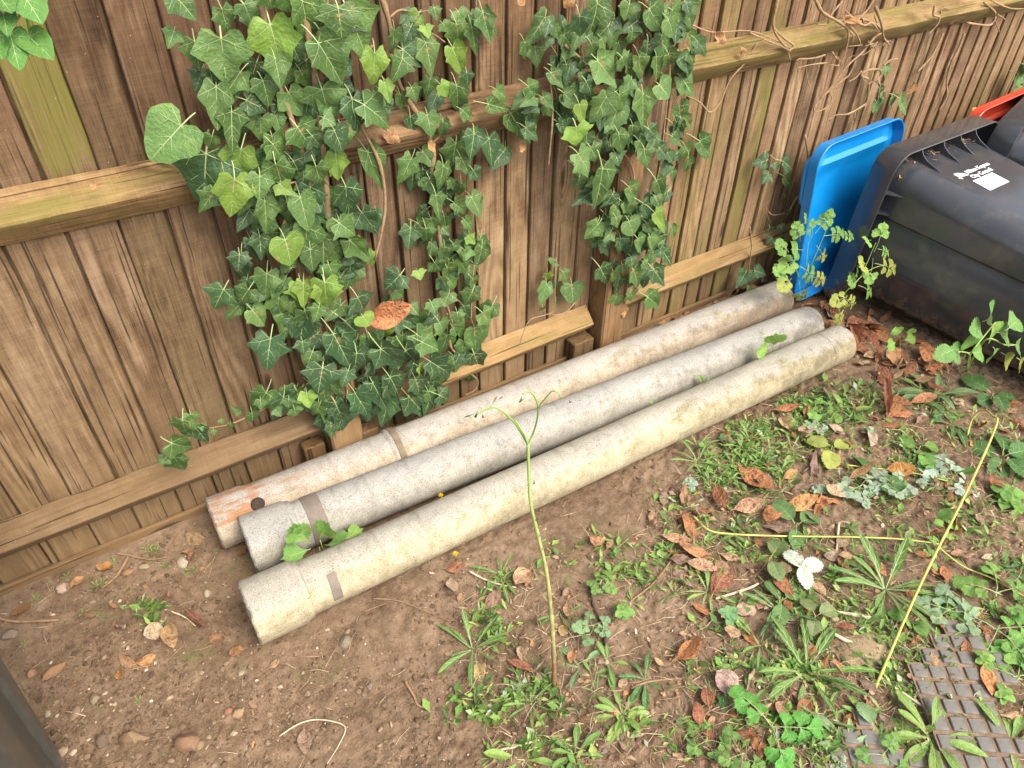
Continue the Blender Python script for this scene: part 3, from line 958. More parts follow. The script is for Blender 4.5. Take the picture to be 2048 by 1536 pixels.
bin1 = make_bin('black bin lying on its side with its blue lid open against the fence', (2.870, 1.462, 0.008),
                (math.radians(3.0), 0, math.radians(1.5)))
def bin_lid(parent, me, loc, rot):
    o = new('lid', me, parent, loc); o.rotation_euler = rot
    new('handle', HANDLE_B if me is LID_BLUE else HANDLE_R, o)
    return o
bin2 = make_bin('black bin lying behind the other, red lid behind its rim', (3.52, 1.455, 0.02),
                (math.radians(2.0), math.radians(-3), math.radians(14)))
bin3 = make_bin('dusty dark grey bin standing upright at the left edge of the picture', (-0.64, 0.80, 0.0), (0, 0, 0), M_BIN2, False)

bpy.context.view_layer.update()
bin_lid(bin1, LID_BLUE, (-0.255, 0.060, 0.030), (math.radians(-8), math.radians(-2), 0))
bin_lid(bin2, LID_RED, (0.04, 0.045, -0.015), (math.radians(-4), 0, math.radians(-12)))
# upright bin: local -y (towards its base) points down, local z (its front) points away from the fence
bin3.matrix_local = Matrix.Translation((-0.635, 0.655, 1.03)) @ Matrix(((-1, 0, 0), (0, 0, 1), (0, 1, 0))).to_4x4()

# printing on the first bin
bpy.context.view_layer.update()
BVH1 = BVHTree.FromPolygons([Vector(q) for q in BODY_MB.v], BODY_MB.f)
W1 = bin1.matrix_world.copy(); W1i = W1.inverted()
def on_bin(px, py):
    r = Vector(ray(px, py))
    o = W1i @ Vector((0, 0, CAM_H)); d = (W1i.to_3x3() @ r).normalized()
    hit, nrm, idx, dist = BVH1.ray_cast(o, d)
    if hit is None:
        return Vector((0, -0.3, 0.6)), Vector((0, 0, 1))
    if nrm.dot(d) > 0:
        nrm = -nrm
    return hit, nrm

def print_on(name, me, px, py, dirx_px):
    """lay a flat printed mesh on the bin wall at a photo pixel, its x axis towards another pixel"""
    a, n = on_bin(px, py); b, _ = on_bin(*dirx_px)
    x = (b - a); x = (x - n * x.dot(n)).normalized()
    y = n.cross(x)
    o = new(name, me, bin1)
    o.matrix_local = Matrix.Translation(a + n * 0.0012) @ Matrix(((x.x, y.x, n.x), (x.y, y.y, n.y), (x.z, y.z, n.z))).to_4x4()
    return o

def text_mesh(s, size, bold=0.0):
    cu = bpy.data.curves.new('txt', 'FONT'); cu.body = s; cu.size = size
    cu.offset = bold
    cu.resolution_u = 3
    o = bpy.data.objects.new('txt', cu); COL.objects.link(o)
    dg = bpy.context.evaluated_depsgraph_get()
    me = bpy.data.meshes.new_from_object(o.evaluated_get(dg))
    bpy.data.objects.remove(o)
    me.materials.clear(); me.materials.append(M_PRINT)
    return me
def lettering(name, s, size, bold, px, py, d):
    print_on(name, text_mesh(s, size, bold), px, py, d)
lettering('lettering', 'Milton Keynes', 0.026, 0.0009, 1936, 348, (1971, 333))
lettering('lettering', 'City Council', 0.026, 0.0009, 1947, 357, (1975, 345))
lettering('number', '342652', 0.022, 0.0008, 1716, 487, (1726, 464))
mb = MB()
mb.add([(-0.066, -0.035, 0), (0.066, -0.035, 0), (0.066, 0.035, 0), (-0.066, 0.035, 0)], [(0, 1, 2, 3)])
print_on('blank_sticker', mb.mesh('blank_sticker', M_PRINT, False), 1982, 363, (2002, 354))
mb = MB()                                                    # the slanting leaf-like strokes of the emblem
for k, (x, y, l, w) in enumerate(((-0.024, 0.010, 0.034, 0.008), (-0.012, 0.012, 0.042, 0.008), (0.002, 0.010, 0.044, 0.007), (0.014, 0.006, 0.036, 0.006), (-0.03, -0.004, 0.022, 0.006))):
    a = math.radians(-62 + k * 4)
    c, s = math.cos(a), math.sin(a)
    pts = [(-l / 2, 0), (-l / 4, -w / 2), (l / 4, -w / 2), (l / 2, 0), (l / 4, w / 2), (-l / 4, w / 2)]
    mb.add([(x + u * c - q * s, y + u * s + q * c, 0) for u, q in pts], [(0, 1, 2, 3, 4, 5)])
print_on('emblem', mb.mesh('emblem', M_PRINT, False), 1928, 352, (1948, 343))

# ------------------------------------------------------------------ leaf shapes
def blade_outline(kind_, r):
    """right half of the outline from the stalk (0,0) to the tip (0,1)"""
    j = lambda a: r.uniform(-a, a)
    if kind_ == 'ivy':
        a = 0.52 + j(0.10); b = 0.22 + j(0.07); c = 0.34 + j(0.06)
        return [(0.04, -0.05), (0.15, -0.17 + j(0.03)), (0.27, -0.20 + j(0.03)), (c, -0.12 + j(0.03)), (0.37 + j(0.02), 0.00),
                (0.40 + j(0.02), 0.10), (a, b), (a - 0.05, b + 0.06), (0.36 + j(0.03), b + 0.15), (0.29 + j(0.03), 0.48),
                (0.22 + j(0.03), 0.64), (0.12 + j(0.02), 0.83)]
    if kind_ == 'ivy_round':
        return [(0.05, -0.08), (0.20, -0.22), (0.38, -0.22 + j(0.03)), (0.50, -0.06), (0.56 + j(0.03), 0.14), (0.52, 0.34), (0.44 + j(0.03), 0.52),
                (0.30, 0.72 + j(0.03)), (0.14, 0.90)]
    if kind_ == 'ivy_arrow':
        return [(0.03, -0.04), (0.10, -0.12), (0.22, -0.13), (0.31 + j(0.03), -0.02), (0.38 + j(0.05), 0.12), (0.30, 0.22), (0.22 + j(0.02), 0.36), (0.19, 0.52),
                (0.14, 0.68), (0.07, 0.86)]
    if kind_ == 'laurel':
        return [(0.03, 0.02), (0.10, 0.12), (0.17, 0.25), (0.21 + j(0.02), 0.42), (0.205, 0.58), (0.16, 0.76), (0.08, 0.92)]
    if kind_ == 'oval':
        return [(0.06, 0.02), (0.22, 0.10), (0.34 + j(0.03), 0.28), (0.37 + j(0.03), 0.48), (0.31, 0.68), (0.20, 0.84), (0.08, 0.95)]
    if kind_ == 'lance':
        return [(0.022, 0.02), (0.03, 0.2), (0.055, 0.38), (0.09 + j(0.01), 0.56), (0.10, 0.70), (0.085, 0.82), (0.045, 0.94)]
    if kind_ == 'serrate':
        out = []
        n = 9
        for i in range(n):
            t = (i + 0.5) / n
            w = 0.40 * math.sin(math.pi * min(1, t * 0.93 + 0.05)) ** 0.75
            out += [(w * 0.92, t - 0.02), (w + 0.025, t + 0.03)]
        return [(0.04, 0.0)] + out
    if kind_ == 'crenate':
        # three-lobed leaflet with round teeth
        out = []
        for i in range(15):
            a = math.radians(-60 + 150 * i / 14)
            lobe = 0.36 + 0.07 * math.cos(a * 3.0 - 0.5) + (0.030 if i % 2 else -0.014)
            out.append((lobe * math.cos(a), 0.5 + lobe * 1.15 * math.sin(a)))
        return [(0.03, 0.02)] + [(max(0.03, x), y) for x, y in out]
    return [(0.3, 0.5)]

def leaf_geo(mb, kind_, r, fold=0.18, curl=0.25, wav=0.03, twist=0.0, veins=True, stalk=0.35, mi=0, vi=1, M=None, width=1.0, rib=0.012):
    half = [(x * width, y) for x, y in blade_outline(kind_, r)]
    half2 = [(x * width * r.uniform(0.93, 1.05), y + r.uniform(-0.012, 0.012)) for x, y in half]
    ph = r.uniform(0, 6)
    ymax = 1.0
    def Z(x, y):
        return (abs(x) * fold - curl * max(y, -0.2) ** 2 * 0.6 + wav * math.sin(x * 9 + ph) * math.cos(y * 7 + ph)
                + twist * x * y)
    ring = [(0.0, -0.005 if kind_.startswith('ivy') else 0.0)] + half + [(0.0, 1.0)] + [(-x, y) for x, y in reversed(half2)]
    n = len(ring)
    cy = 0.28 if kind_.startswith('ivy') else 0.45
    v = []; f = []
    inner = []
    for x, y in ring:
        inner.append((x * 0.52, (y * 0.62 + 0.02) if kind_.startswith('ivy') else 0.45 + (y - 0.45) * 0.62))
    # midrib points
    v += [(x, y, Z(x, y)) for x, y in ring]
    v += [(x, y, Z(x, y)) for x, y in inner]
    ci = len(v); v.append((0, cy * 0.8, Z(0, cy * 0.8)))
    for i in range(n):
        i2 = (i + 1) % n
        f.append((i, i2, n + i2, n + i))
        f.append((n + i, n + i2, ci))
    T = (lambda p: p) if M is None else (lambda p: M @ Vector(p))
    mb.add([T(p) for p in v], f, mi)
    eps = 0.006
    def strip(x0, y0, x1, y1, w0, w1):
        k = 4; vv = []
        dx, dy = x1 - x0, y1 - y0
        L = math.hypot(dx, dy) + 1e-6
        nx_, ny_ = -dy / L, dx / L
        for i in range(k + 1):
            t = i / k
            x = x0 + dx * t; y = y0 + dy * t; w = w0 + (w1 - w0) * t
            for sgn in (-1, 1):
                xx, yy = x + nx_ * w * sgn, y + ny_ * w * sgn
                vv.append((xx, yy, Z(xx, yy) + eps))
        mb.add([T(p) for p in vv], [(2 * i, 2 * i + 1, 2 * i + 3, 2 * i + 2) for i in range(k)], vi)
    if veins:
        if kind_.startswith('ivy'):
            strip(0, 0, 0, 0.93, rib, 0.004)
            far = max(half, key=lambda p: p[0])
            bas = half[2]
            for sg in (-1, 1):
                strip(0, 0, sg * far[0] * 0.90, far[1] * 0.90, rib * 0.8, 0.003)
                strip(0, 0, sg * bas[0] * 0.9, bas[1] * 0.85, rib * 0.65, 0.003)
                strip(0, 0.30, sg * 0.19 * width, 0.52, rib * 0.5, 0.002)
                strip(0, 0.52, sg * 0.12 * width, 0.70, rib * 0.45, 0.002)
                strip(sg * far[0] * 0.38, far[1] * 0.38, sg * far[0] * 0.50, far[1] * 0.38 + 0.22, rib * 0.5, 0.002)
                strip(sg * far[0] * 0.45, far[1] * 0.45, sg * far[0] * 0.75, far[1] * 0.1, rib * 0.45, 0.002)
        else:
            strip(0, 0.0, 0, 0.95, rib, 0.003)
            for k in range(3):
                y0 = 0.18 + k * 0.22
                wx = max((x for x, y in half if abs(y - y0 - 0.15) < 0.2), default=0.1) * 0.8
                for sg in (-1, 1):
                    strip(0, y0, sg * wx, y0 + 0.16, rib * 0.5, 0.002)
    if stalk:
        pts = [(0, 0, Z(0, 0)), (0, -stalk * 0.4, -0.02 - stalk * 0.1), (0, -stalk * 0.8, -stalk * 0.4), (0, -stalk, -stalk * 0.75)]
        tube(mb, [T(p) for p in pts], [0.016, 0.014], 4, vi)

def leaf_set(kind_, count, mats, seed, **kw):
    out = []
    for i in range(count):
        r = random.Random(seed + i)
        mb = MB()
        a = dict(kw)
        for k in ('fold', 'curl', 'wav', 'twist'):
            if k in a and isinstance(a[k], tuple):
                a[k] = r.uniform(*a[k])
        leaf_geo(mb, kind_, r, **a)
        out.append(mb.mesh('leaf', mats, True, 60))
    return out

IVY = {
    'a': leaf_set('ivy', 14, [M_IVY, M_VEIN], 100, fold=(0.0, 0.42), curl=(-0.05, 0.75), wav=(0.02, 0.08), twist=(-0.5, 0.5), rib=0.009),
    'r': leaf_set('ivy_round', 6, [M_IVY, M_VEIN], 120, fold=(0.05, 0.25), curl=(0.05, 0.35), wav=(0.015, 0.04), twist=(-0.2, 0.2)),
    'n': leaf_set('ivy_arrow', 6, [M_IVY, M_VEIN], 140, fold=(0.05, 0.3), curl=(0.05, 0.4), wav=(0.015, 0.04), twist=(-0.3, 0.3), rib=0.010),
}
LAUREL = leaf_set('laurel', 8, [M_DRY, M_DRYRIB], 160, fold=(-0.2, 1.3), curl=(-0.9, 0.6), wav=(0.03, 0.09), twist=(-1.1, 1.1), stalk=0.12, rib=0.009)
OVALD = leaf_set('oval', 8, [M_DRY, M_DRYRIB], 180, fold=(-0.4, 1.2), curl=(-1.0, 0.8), wav=(0.07, 0.20), twist=(-1.3, 1.3), stalk=0.3, rib=0.008)
LOBED = leaf_set('ivy', 5, [M_DRY, M_DRYRIB], 200, fold=(-0.5, 0.9), curl=(-0.7, 0.7), wav=(0.08, 0.18), twist=(-0.9, 0.9), stalk=0.6, rib=0.008)
LANCE = leaf_set('lance', 7, [M_WEED, M_VEIN], 220, fold=(0.1, 0.5), curl=(0.2, 1.0), wav=(0.01, 0.03), twist=(-0.5, 0.5), stalk=0, rib=0.006, width=0.66)
SPOON = leaf_set('lance', 5, [M_WEED, M_VEIN], 240, fold=(0.1, 0.4), curl=(0.3, 1.0), wav=(0.01, 0.04), twist=(-0.5, 0.5), stalk=0, rib=0.006, width=1.12)
BRAM = leaf_set('serrate', 5, [M_WEED, M_VEIN], 260, fold=(0.1, 0.3), curl=(0.1, 0.4), wav=(0.02, 0.04), twist=(-0.2, 0.2), stalk=0.15, rib=0.008)
CREN = leaf_set('crenate', 5, [M_WEED, M_VEIN], 280, fold=(0.05, 0.25), curl=(0.05, 0.4), wav=(0.03, 0.06), twist=(-0.3, 0.3), stalk=0.12, rib=0.007)

def compound(seed, pairs=2, kind_='crenate'):
    """leaf of paired lobed leaflets on a common stalk, tip at y=1"""
    r = random.Random(seed); mb = MB()
    tube(mb, [(0, -0.35, -0.12), (0, 0, 0), (0, 0.3, 0.02), (0, 0.62, 0)], [0.014, 0.008], 4, 1)
    L = [((0, 0.55), 0, 0.46)]
    for k in range(pairs):
        y = 0.42 - 0.34 * k
        for sg in (-1, 1):
            L.append(((0, y + r.uniform(-0.03, 0.03)), sg * r.uniform(55, 75), 0.42 - 0.05 * k))
    for (x, y), a, s in L:
        M = Matrix.Translation((x, y, 0)) @ Matrix.Rotation(math.radians(-a), 4, 'Z') @ Matrix.Rotation(r.uniform(-0.35, 0.1), 4, 'X') @ Matrix.Scale(s * 1.15, 4)
        leaf_geo(mb, kind_, r, r.uniform(0.05, 0.25), r.uniform(0.05, 0.4), 0.04, 0, True, 0.0, 0, 1, M, 1.05, 0.008)
    return mb.mesh('leaf', [M_WEED, M_VEIN], True, 60)
COMP = [compound(300 + i, 2) for i in range(3)] + [compound(310 + i, 1) for i in range(3)]
TRI = [compound(320 + i, 1, 'serrate') for i in range(3)]
def trefoil(seed):
    r = random.Random(seed); mb = MB()
    tube(mb, [(0, 0, -0.6), (0, 0.02, -0.2), (0, 0, 0)], [0.02, 0.016], 4, 1)
    for k in range(3):
        M = Matrix.Rotation(math.radians(120 * k + r.uniform(-12, 12)), 4, 'Z') @ Matrix.Rotation(r.uniform(-0.3, 0.2), 4, 'X') @ Matrix.Scale(0.62, 4)
        leaf_geo(mb, 'oval', r, 0.2, 0.2, 0.03, 0, True, 0, 0, 1, M, 1.15, 0.008)
    return mb.mesh('leaf', [M_WEED, M_VEIN], True, 60)
TREF = [trefoil(330 + i) for i in range(4)]

# ------------------------------------------------------------------ ivy on the fence
G_DK = (0.044, 0.095, 0.036); G_MD = (0.078, 0.150, 0.040); G_YG = (0.165, 0.270, 0.045); G_LT = (0.108, 0.195, 0.055)
def conv(region, L):
    ox, oy, s = region
    out = []
    for t in L:
        bx, by, tx, ty, w = t[:5]
        c = t[5] if len(t) > 5 else 'm'
        out.append((ox + bx * s, oy + by * s, ox + tx * s, oy + ty * s, w * s, c))
    return out
Z1 = (0, 0, 0.3418); Z2 = (650, 0, 0.3418); Z3 = (1348, 0, 0.3418); Z4 = (0, 480, 0.3418); Z5 = (600, 480, 0.3418); Z8 = (1100, 380, 0.2539)
leaves = []
leaves += conv(Z1, [(1020, -30, 1130, 95, 200), (1300, 60, 1340, 180, 140), (1015, 190, 988, 268, 110), (1140, 250, 1165, 390, 170), (1295, 235, 1320, 450, 310, 'l'),
    (1585, 160, 1655, 405, 290, 'y'), (1770, 20, 1830, 245, 220), (1870, 265, 2000, 465, 240), (1400, 430, 1320, 555, 160), (1265, 520, 1270, 722, 175), (1540, 480, 1582, 602, 165),
    (1690, 545, 1755, 660, 185, 'l'), (1885, 530, 1930, 682, 235, 'l'), (1050, 745, 905, 905, 270, 'lr'), (1355, 665, 1360, 860, 145), (1525, 700, 1535, 812, 160),
    (1745, 750, 1810, 845, 230), (1240, 800, 1225, 862, 110), (1205, 915, 1188, 1178, 345, 'd'), (1410, 880, 1380, 1032, 200, 'y'), (1370, 1060, 1360, 1245, 215, 'y'),
    (1520, 1040, 1520, 1155, 160), (1615, 970, 1658, 1122, 190), (1245, 1130, 1180, 1232, 120), (1455, 1140, 1405, 1242, 110), (1860, 1130, 1945, 1272, 190), (1965, 915, 1975, 1032, 140, 'y'),
    (1550, 1190, 1560, 1342, 140), (1680, 1190, 1702, 1302, 120), (1760, 1165, 1800, 1322, 135, 'l'), (1790, 1340, 1805, 1510, 205), (1670, 1410, 1705, 1532, 185, 'y'), (1520, 1390, 1530, 1502, 130, 'd'),
    (1890, 1400, 1900, 1530, 160), (1400, 1495, 1400, 1580, 120, 'd'), (1985, 1290, 2005, 1370, 150), (1430, 30, 1470, 110, 140), (1560, -60, 1600, 40, 200), (1660, -30, 1700, 60, 180), (1980, 60, 2010, 220, 240),
    (1500, 370, 1470, 460, 120, 'd'), (1610, 350, 1640, 490, 150), (1760, 420, 1800, 500, 110), (1710, 260, 1750, 350, 130, 'd'), (1690, 150, 1650, 120, 100), (1450, 590, 1560, 640, 150, 'd'),
    (1600, 850, 1660, 930, 150), (1720, 950, 1780, 1050, 140, 'd'), (1850, 980, 1880, 1080, 150), (1960, 770, 2000, 870, 150, 'd'), (1900, 690, 1960, 720, 120), (1830, 800, 1880, 860, 110, 'd'),
    (1180, 420, 1150, 520, 120, 'd'), (1230, 420, 1250, 500, 120, 'd'), (1640, 1080, 1700, 1130, 120, 'y'), (1580, 1120, 1600, 1200, 110, 'd'), (1930, 1450, 2000, 1520, 150)])
leaves += conv(Z2, [(135, 65, 230, 295, 310, 'l'), (10, 250, 100, 470, 240, 'l'), (40, 545, 30, 690, 230, 'l'), (160, 590, 200, 765, 180, 'd'), (240, 620, 385, 720, 190), (290, 320, 290, 485, 165, 'y'), (350, 490, 375, 585, 95, 'y'),
    (405, 185, 395, 292, 95), (450, 350, 412, 468, 145), (540, 90, 490, 158, 110, 'y'), (585, 160, 605, 210, 85, 'y'), (590, 260, 642, 435, 165, 'l'), (770, 150, 802, 290, 145, 'l'), (750, 290, 805, 425, 150, 'y'),
    (640, 50, 655, 105, 75), (780, 70, 805, 120, 100), (925, 80, 962, 225, 120), (860, 170, 882, 302, 90), (615, 470, 600, 555, 110), (770, 510, 792, 645, 130), (440, 560, 452, 640, 85), (510, 520, 542, 595, 90),
    (600, 680, 622, 785, 135), (690, 720, 692, 805, 85), (500, 690, 512, 795, 80, 'd'), (810, 650, 855, 692, 95), (1010, 530, 1070, 585, 90), (1190, 510, 1248, 585, 115), (960, 610, 1068, 640, 90), (1290, 620, 1338, 665, 105),
    (1090, 670, 1188, 815, 145), (870, 790, 858, 915, 145, 'd'), (765, 850, 740, 990, 155), (960, 820, 980, 950, 105, 'd'), (1200, 640, 1222, 772, 90, 'y'), (1190, 660, 1240, 725, 80, 'd'), (100, 770, 115, 880, 145), (60, 920, 48, 1015, 135, 'y'),
    (250, 900, 335, 1085, 175), (500, 940, 440, 1062, 115), (690, 980, 680, 1112, 120), (800, 930, 842, 1015, 100), (870, 1000, 905, 1055, 95, 'd'), (650, 1150, 667, 1265, 95, 'l'), (760, 1190, 822, 1242, 100), (860, 1160, 912, 1252, 105, 'l'),
    (620, 1280, 645, 1335, 95), (500, 1340, 490, 1442, 125, 'd'), (590, 1340, 605, 1425, 115), (820, 1290, 862, 1340, 80), (840, 1385, 875, 1420, 75, 'y'), (700, 1450, 690, 1515, 110), (820, 1470, 855, 1525, 90), (120, 1100, 152, 1255, 180, 'd'),
    (220, 1250, 308, 1365, 150, 'd'), (90, 1310, 172, 1372, 150), (150, 1410, 245, 1505, 140), (500, 160, 470, 230, 80, 'd'), (690, 140, 720, 180, 80), (300, 560, 330, 620, 80, 'd'), (680, 500, 720, 560, 90, 'y'), (830, 430, 840, 500, 80, 'd'),
    (560, 1060, 580, 1100, 50), (730, 1060, 760, 1110, 60), (770, 1250, 740, 1280, 80, 'd'), (690, 1340, 720, 1370, 60)])
leaves += conv(Z2, [(1280, 110, 1210, 242, 135), (1400, 210, 1462, 305, 150), (1490, 100, 1502, 205, 125, 'd'), (1590, 30, 1570, 205, 205), (1560, 260, 1592, 335, 110), (1230, 280, 1248, 380, 130), (1360, 330, 1392, 435, 135, 'd'), (1440, 330, 1452, 475, 115),
    (1600, 360, 1695, 485, 185, 'l'), (1740, 340, 1765, 395, 115), (1840, 340, 1862, 465, 115), (1940, 340, 1942, 455, 100), (1970, 220, 1992, 375, 135), (1430, 490, 1408, 625, 125), (1530, 480, 1565, 545, 125, 'd'), (1490, 620, 1512, 732, 90, 'y'), (1640, 580, 1568, 702, 145),
    (1720, 560, 1755, 630, 135), (1710, 640, 1668, 762, 135), (1860, 560, 1862, 735, 145), (1470, 750, 1482, 845, 190, 'y'), (1560, 870, 1595, 935, 135), (1490, 910, 1552, 1015, 165, 'l'), (1620, 1000, 1604, 1210, 165), (1720, 790, 1742, 885, 110), (1800, 740, 1802, 810, 95),
    (1870, 880, 1892, 975, 120), (1490, 1040, 1478, 1102, 120, 'd'), (1590, 1310, 1532, 1388, 115, 'l'), (1670, 1365, 1638, 1402, 85), (1780, 1100, 1825, 1175, 125), (1940, 1060, 1982, 1152, 95), (1930, 1150, 1972, 1210, 95), (1780, 1300, 1802, 1365, 120), (1700, 1220, 1680, 1270, 90),
    (1850, 1410, 1852, 1475, 115), (1730, 1400, 1730, 1475, 95, 'd'), (1920, 1390, 1922, 1475, 95), (1940, 1250, 1978, 1342, 100, 'y'), (1800, 190, 1790, 250, 120), (1650, 160, 1600, 220, 110), (1620, 230, 1640, 280, 80), (1780, 30, 1760, 110, 150), (1900, 60, 1960, 150, 150), (2010, 120, 2040, 200, 120),
    (1890, 250, 1880, 330, 110, 'd'), (1790, 470, 1760, 540, 110), (1690, 540, 1640, 560, 90), (1960, 500, 2010, 560, 130), (2010, 320, 2030, 400, 120), (1900, 760, 1940, 800, 110, 'd'), (1660, 720, 1640, 770, 80), (1700, 900, 1720, 960, 110), (1840, 830, 1870, 900, 100), (1960, 870, 2000, 920, 100, 'd'),
    (1360, 600, 1350, 750, 90, 'd'), (1580, 1060, 1540, 1080, 90), (1750, 1190, 1790, 1240, 90), (1860, 1190, 1900, 1230, 80, 'd'), (1880, 1310, 1900, 1360, 80, 'd'), (1400, 120, 1370, 160, 90, 'd'), (1310, 180, 1290, 140, 80)])
leaves += conv(Z3, [(70, 30, 100, 145, 160), (40, 150, 20, 230, 140), (90, 230, 122, 345, 120), (40, 330, 60, 400, 120, 'd'), (40, 450, 112, 550, 155), (30, 630, 60, 775, 115), (60, 700, 108, 740, 90), (150, 830, 218, 908, 135), (70, 860, 95, 915, 90), (20, 900, 40, 950, 60)])
leaves += conv(Z5, [(60, 60, 72, 165, 110), (170, 30, 195, 125, 155), (310, 20, 350, 155, 125, 'y'), (410, 90, 455, 148, 80, 'y'), (300, 130, 290, 215, 155, 'd'), (170, 150, 195, 215, 125), (20, 260, 20, 375, 115, 'y'), (145, 255, 160, 395, 175, 'y'), (340, 340, 385, 425, 155, 'd'), (270, 480, 365, 565, 165, 'd'),
    (200, 560, 292, 722, 205, 'd'), (400, 570, 432, 665, 120), (490, 510, 502, 578, 110, 'y'), (560, 450, 665, 492, 150, 'd'), (590, 410, 570, 460, 110), (650, 390, 690, 430, 95), (600, 560, 602, 625, 110, 'l'), (480, 640, 605, 748, 185, 'd'), (330, 670, 330, 785, 165, 'd'), (620, 650, 695, 745, 145, 'd'),
    (130, 755, 110, 885, 195, 'd'), (280, 770, 250, 850, 100, 'd'), (720, 600, 805, 642, 135), (750, 440, 718, 515, 115, 'l'), (770, 370, 790, 420, 110), (820, 490, 852, 562, 115, 'l'), (900, 520, 920, 560, 75), (920, 430, 932, 495, 85, 'l'), (1005, 310, 975, 375, 115), (1070, 430, 1118, 492, 130, 'l'),
    (1020, 520, 1030, 628, 155), (960, 600, 948, 675, 115), (890, 700, 858, 725, 85), (930, 710, 990, 785, 105), (1020, 670, 1058, 775, 115, 'd'), (770, 715, 875, 782, 155, 'd'), (680, 825, 712, 915, 115, 'd'), (430, 845, 498, 975, 155, 'd'), (530, 810, 592, 915, 155, 'd'), (330, 905, 398, 1020, 155, 'd'), (640, 920, 720, 1008, 155, 'd'),
    (750, 890, 778, 965, 100), (820, 910, 890, 942, 115, 'd'), (220, 985, 252, 1055, 155, 'd'), (110, 975, 90, 1020, 95), (40, 900, 52, 972, 105, 'y'), (140, 895, 150, 940, 90), (580, 210, 512, 285, 155, 'd'), (690, 185, 705, 225, 115, 'y'), (790, 135, 832, 195, 115), (860, 165, 870, 220, 100), (840, 55, 850, 120, 120), (900, 25, 930, 60, 90, 'l'),
    (970, 65, 960, 115, 105, 'l'), (900, 135, 910, 190, 90, 'y'), (950, 145, 975, 190, 90), (830, 225, 865, 285, 120, 'd'), (880, 240, 910, 280, 80), (1010, 230, 1030, 270, 85), (870, 315, 848, 375, 115), (830, 360, 810, 390, 70), (560, 300, 600, 330, 100, 'l'), (70, 660, 40, 740, 130), (190, 640, 140, 690, 120, 'd'), (30, 420, 60, 520, 130),
    (110, 400, 90, 470, 110), (370, 450, 400, 495, 110, 'y'), (240, 410, 200, 470, 110, 'd'), (430, 720, 450, 790, 120, 'd'), (560, 780, 520, 830, 90), (700, 740, 740, 760, 80, 'y')])
leaves += conv(Z8, [(370, 280, 288, 368, 155, 'l'), (470, 335, 418, 392, 110), (540, 120, 498, 215, 120), (620, 110, 640, 185, 130), (520, 220, 540, 290, 115), (640, 220, 630, 335, 135), (580, 380, 560, 492, 120, 'd'), (690, 390, 722, 485, 150), (640, 450, 620, 500, 110, 'd'), (770, 270, 802, 335, 125), (730, 130, 770, 210, 110, 'd'),
    (790, 380, 812, 495, 120, 'l'), (830, 60, 870, 130, 115), (830, 190, 898, 315, 115, 'y'), (570, 595, 582, 650, 120), (640, 535, 660, 600, 135, 'd'), (740, 575, 770, 620, 90), (660, 640, 712, 765, 150), (820, 630, 895, 735, 150, 'd'), (500, 660, 500, 728, 80), (640, 810, 652, 872, 120)])
leaves += conv(Z4, [(1070, 1060, 1082, 1158, 135), (1115, 1025, 1125, 1080, 95), (1150, 1105, 1210, 1185, 105, 'd'), (1010, 1190, 1118, 1228, 155), (1020, 1275, 1072, 1345, 125), (970, 1275, 940, 1310, 85), (1175, 1080, 1180, 1110, 45), (1250, 1115, 1255, 1140, 45), (1295, 1055, 1300, 1075, 42), (1350, 1075, 1355, 1100, 45), (1405, 1000, 1372, 990, 60),
    (1475, 1015, 1480, 1060, 72), (1525, 940, 1530, 985, 75), (1615, 995, 1640, 1025, 72), (1690, 935, 1690, 975, 85), (1725, 995, 1735, 1035, 95), (1790, 910, 1802, 972, 105, 'y'), (1740, 885, 1760, 920, 85), (1865, 955, 1870, 1015, 80), (1900, 895, 1910, 940, 80), (1960, 955, 2005, 1055, 135, 'd'), (1580, 590, 1560, 748, 195, 'd'),
    (1305, 295, 1255, 395, 160, 'd'), (1450, 295, 1395, 375, 140), (1410, 105, 1408, 235, 120, 'd'), (1560, 205, 1552, 345, 155), (1760, 265, 1782, 375, 155, 'y'), (1900, 275, 1910, 392, 175, 'y'), (1630, 345, 1620, 445, 135, 'l'), (1480, 415, 1545, 495, 145, 'l'), (1610, 285, 1640, 320, 95), (1800, 465, 1822, 575, 125, 'd'), (1770, 600, 1780, 660, 95, 'd'), (1720, 365, 1740, 420, 95), (1700, 160, 1660, 110, 120)])

CMAP = {'d': G_DK, 'm': G_MD, 'y': G_YG, 'l': G_LT}
def vine_of(x, y):
    if x < 160:
        return None
    if 1065 < x < 1168 and 505 < y < 640:
        return 'small'
    if x < 735 or (x < 800 and y < 330) or (x < 900 and y > 690):
        return 'left'
    if x < 1030:
        return 'mid'
    return 'right'
VINES = {
    'left': thing('ivy_vine', 'large leafed ivy hanging thickly over the left fence post', 'ivy', P(690, 880, 1, FY - 0.09)),
    'mid': thing('ivy_vine', 'slender ivy strand trailing down the middle fence panel beside the big ivy', 'ivy', P(920, 730, 1, FY - 0.03)),
    'right': thing('ivy_vine', 'small leafed ivy hanging in a tongue over the right fence post', 'ivy', P(1265, 620, 1, FY - 0.03)),
    'small': thing('ivy_vine', 'little ivy tuft on the fence boards just left of the right post', 'ivy', P(1110, 640, 1, FY - 0.03)),
}
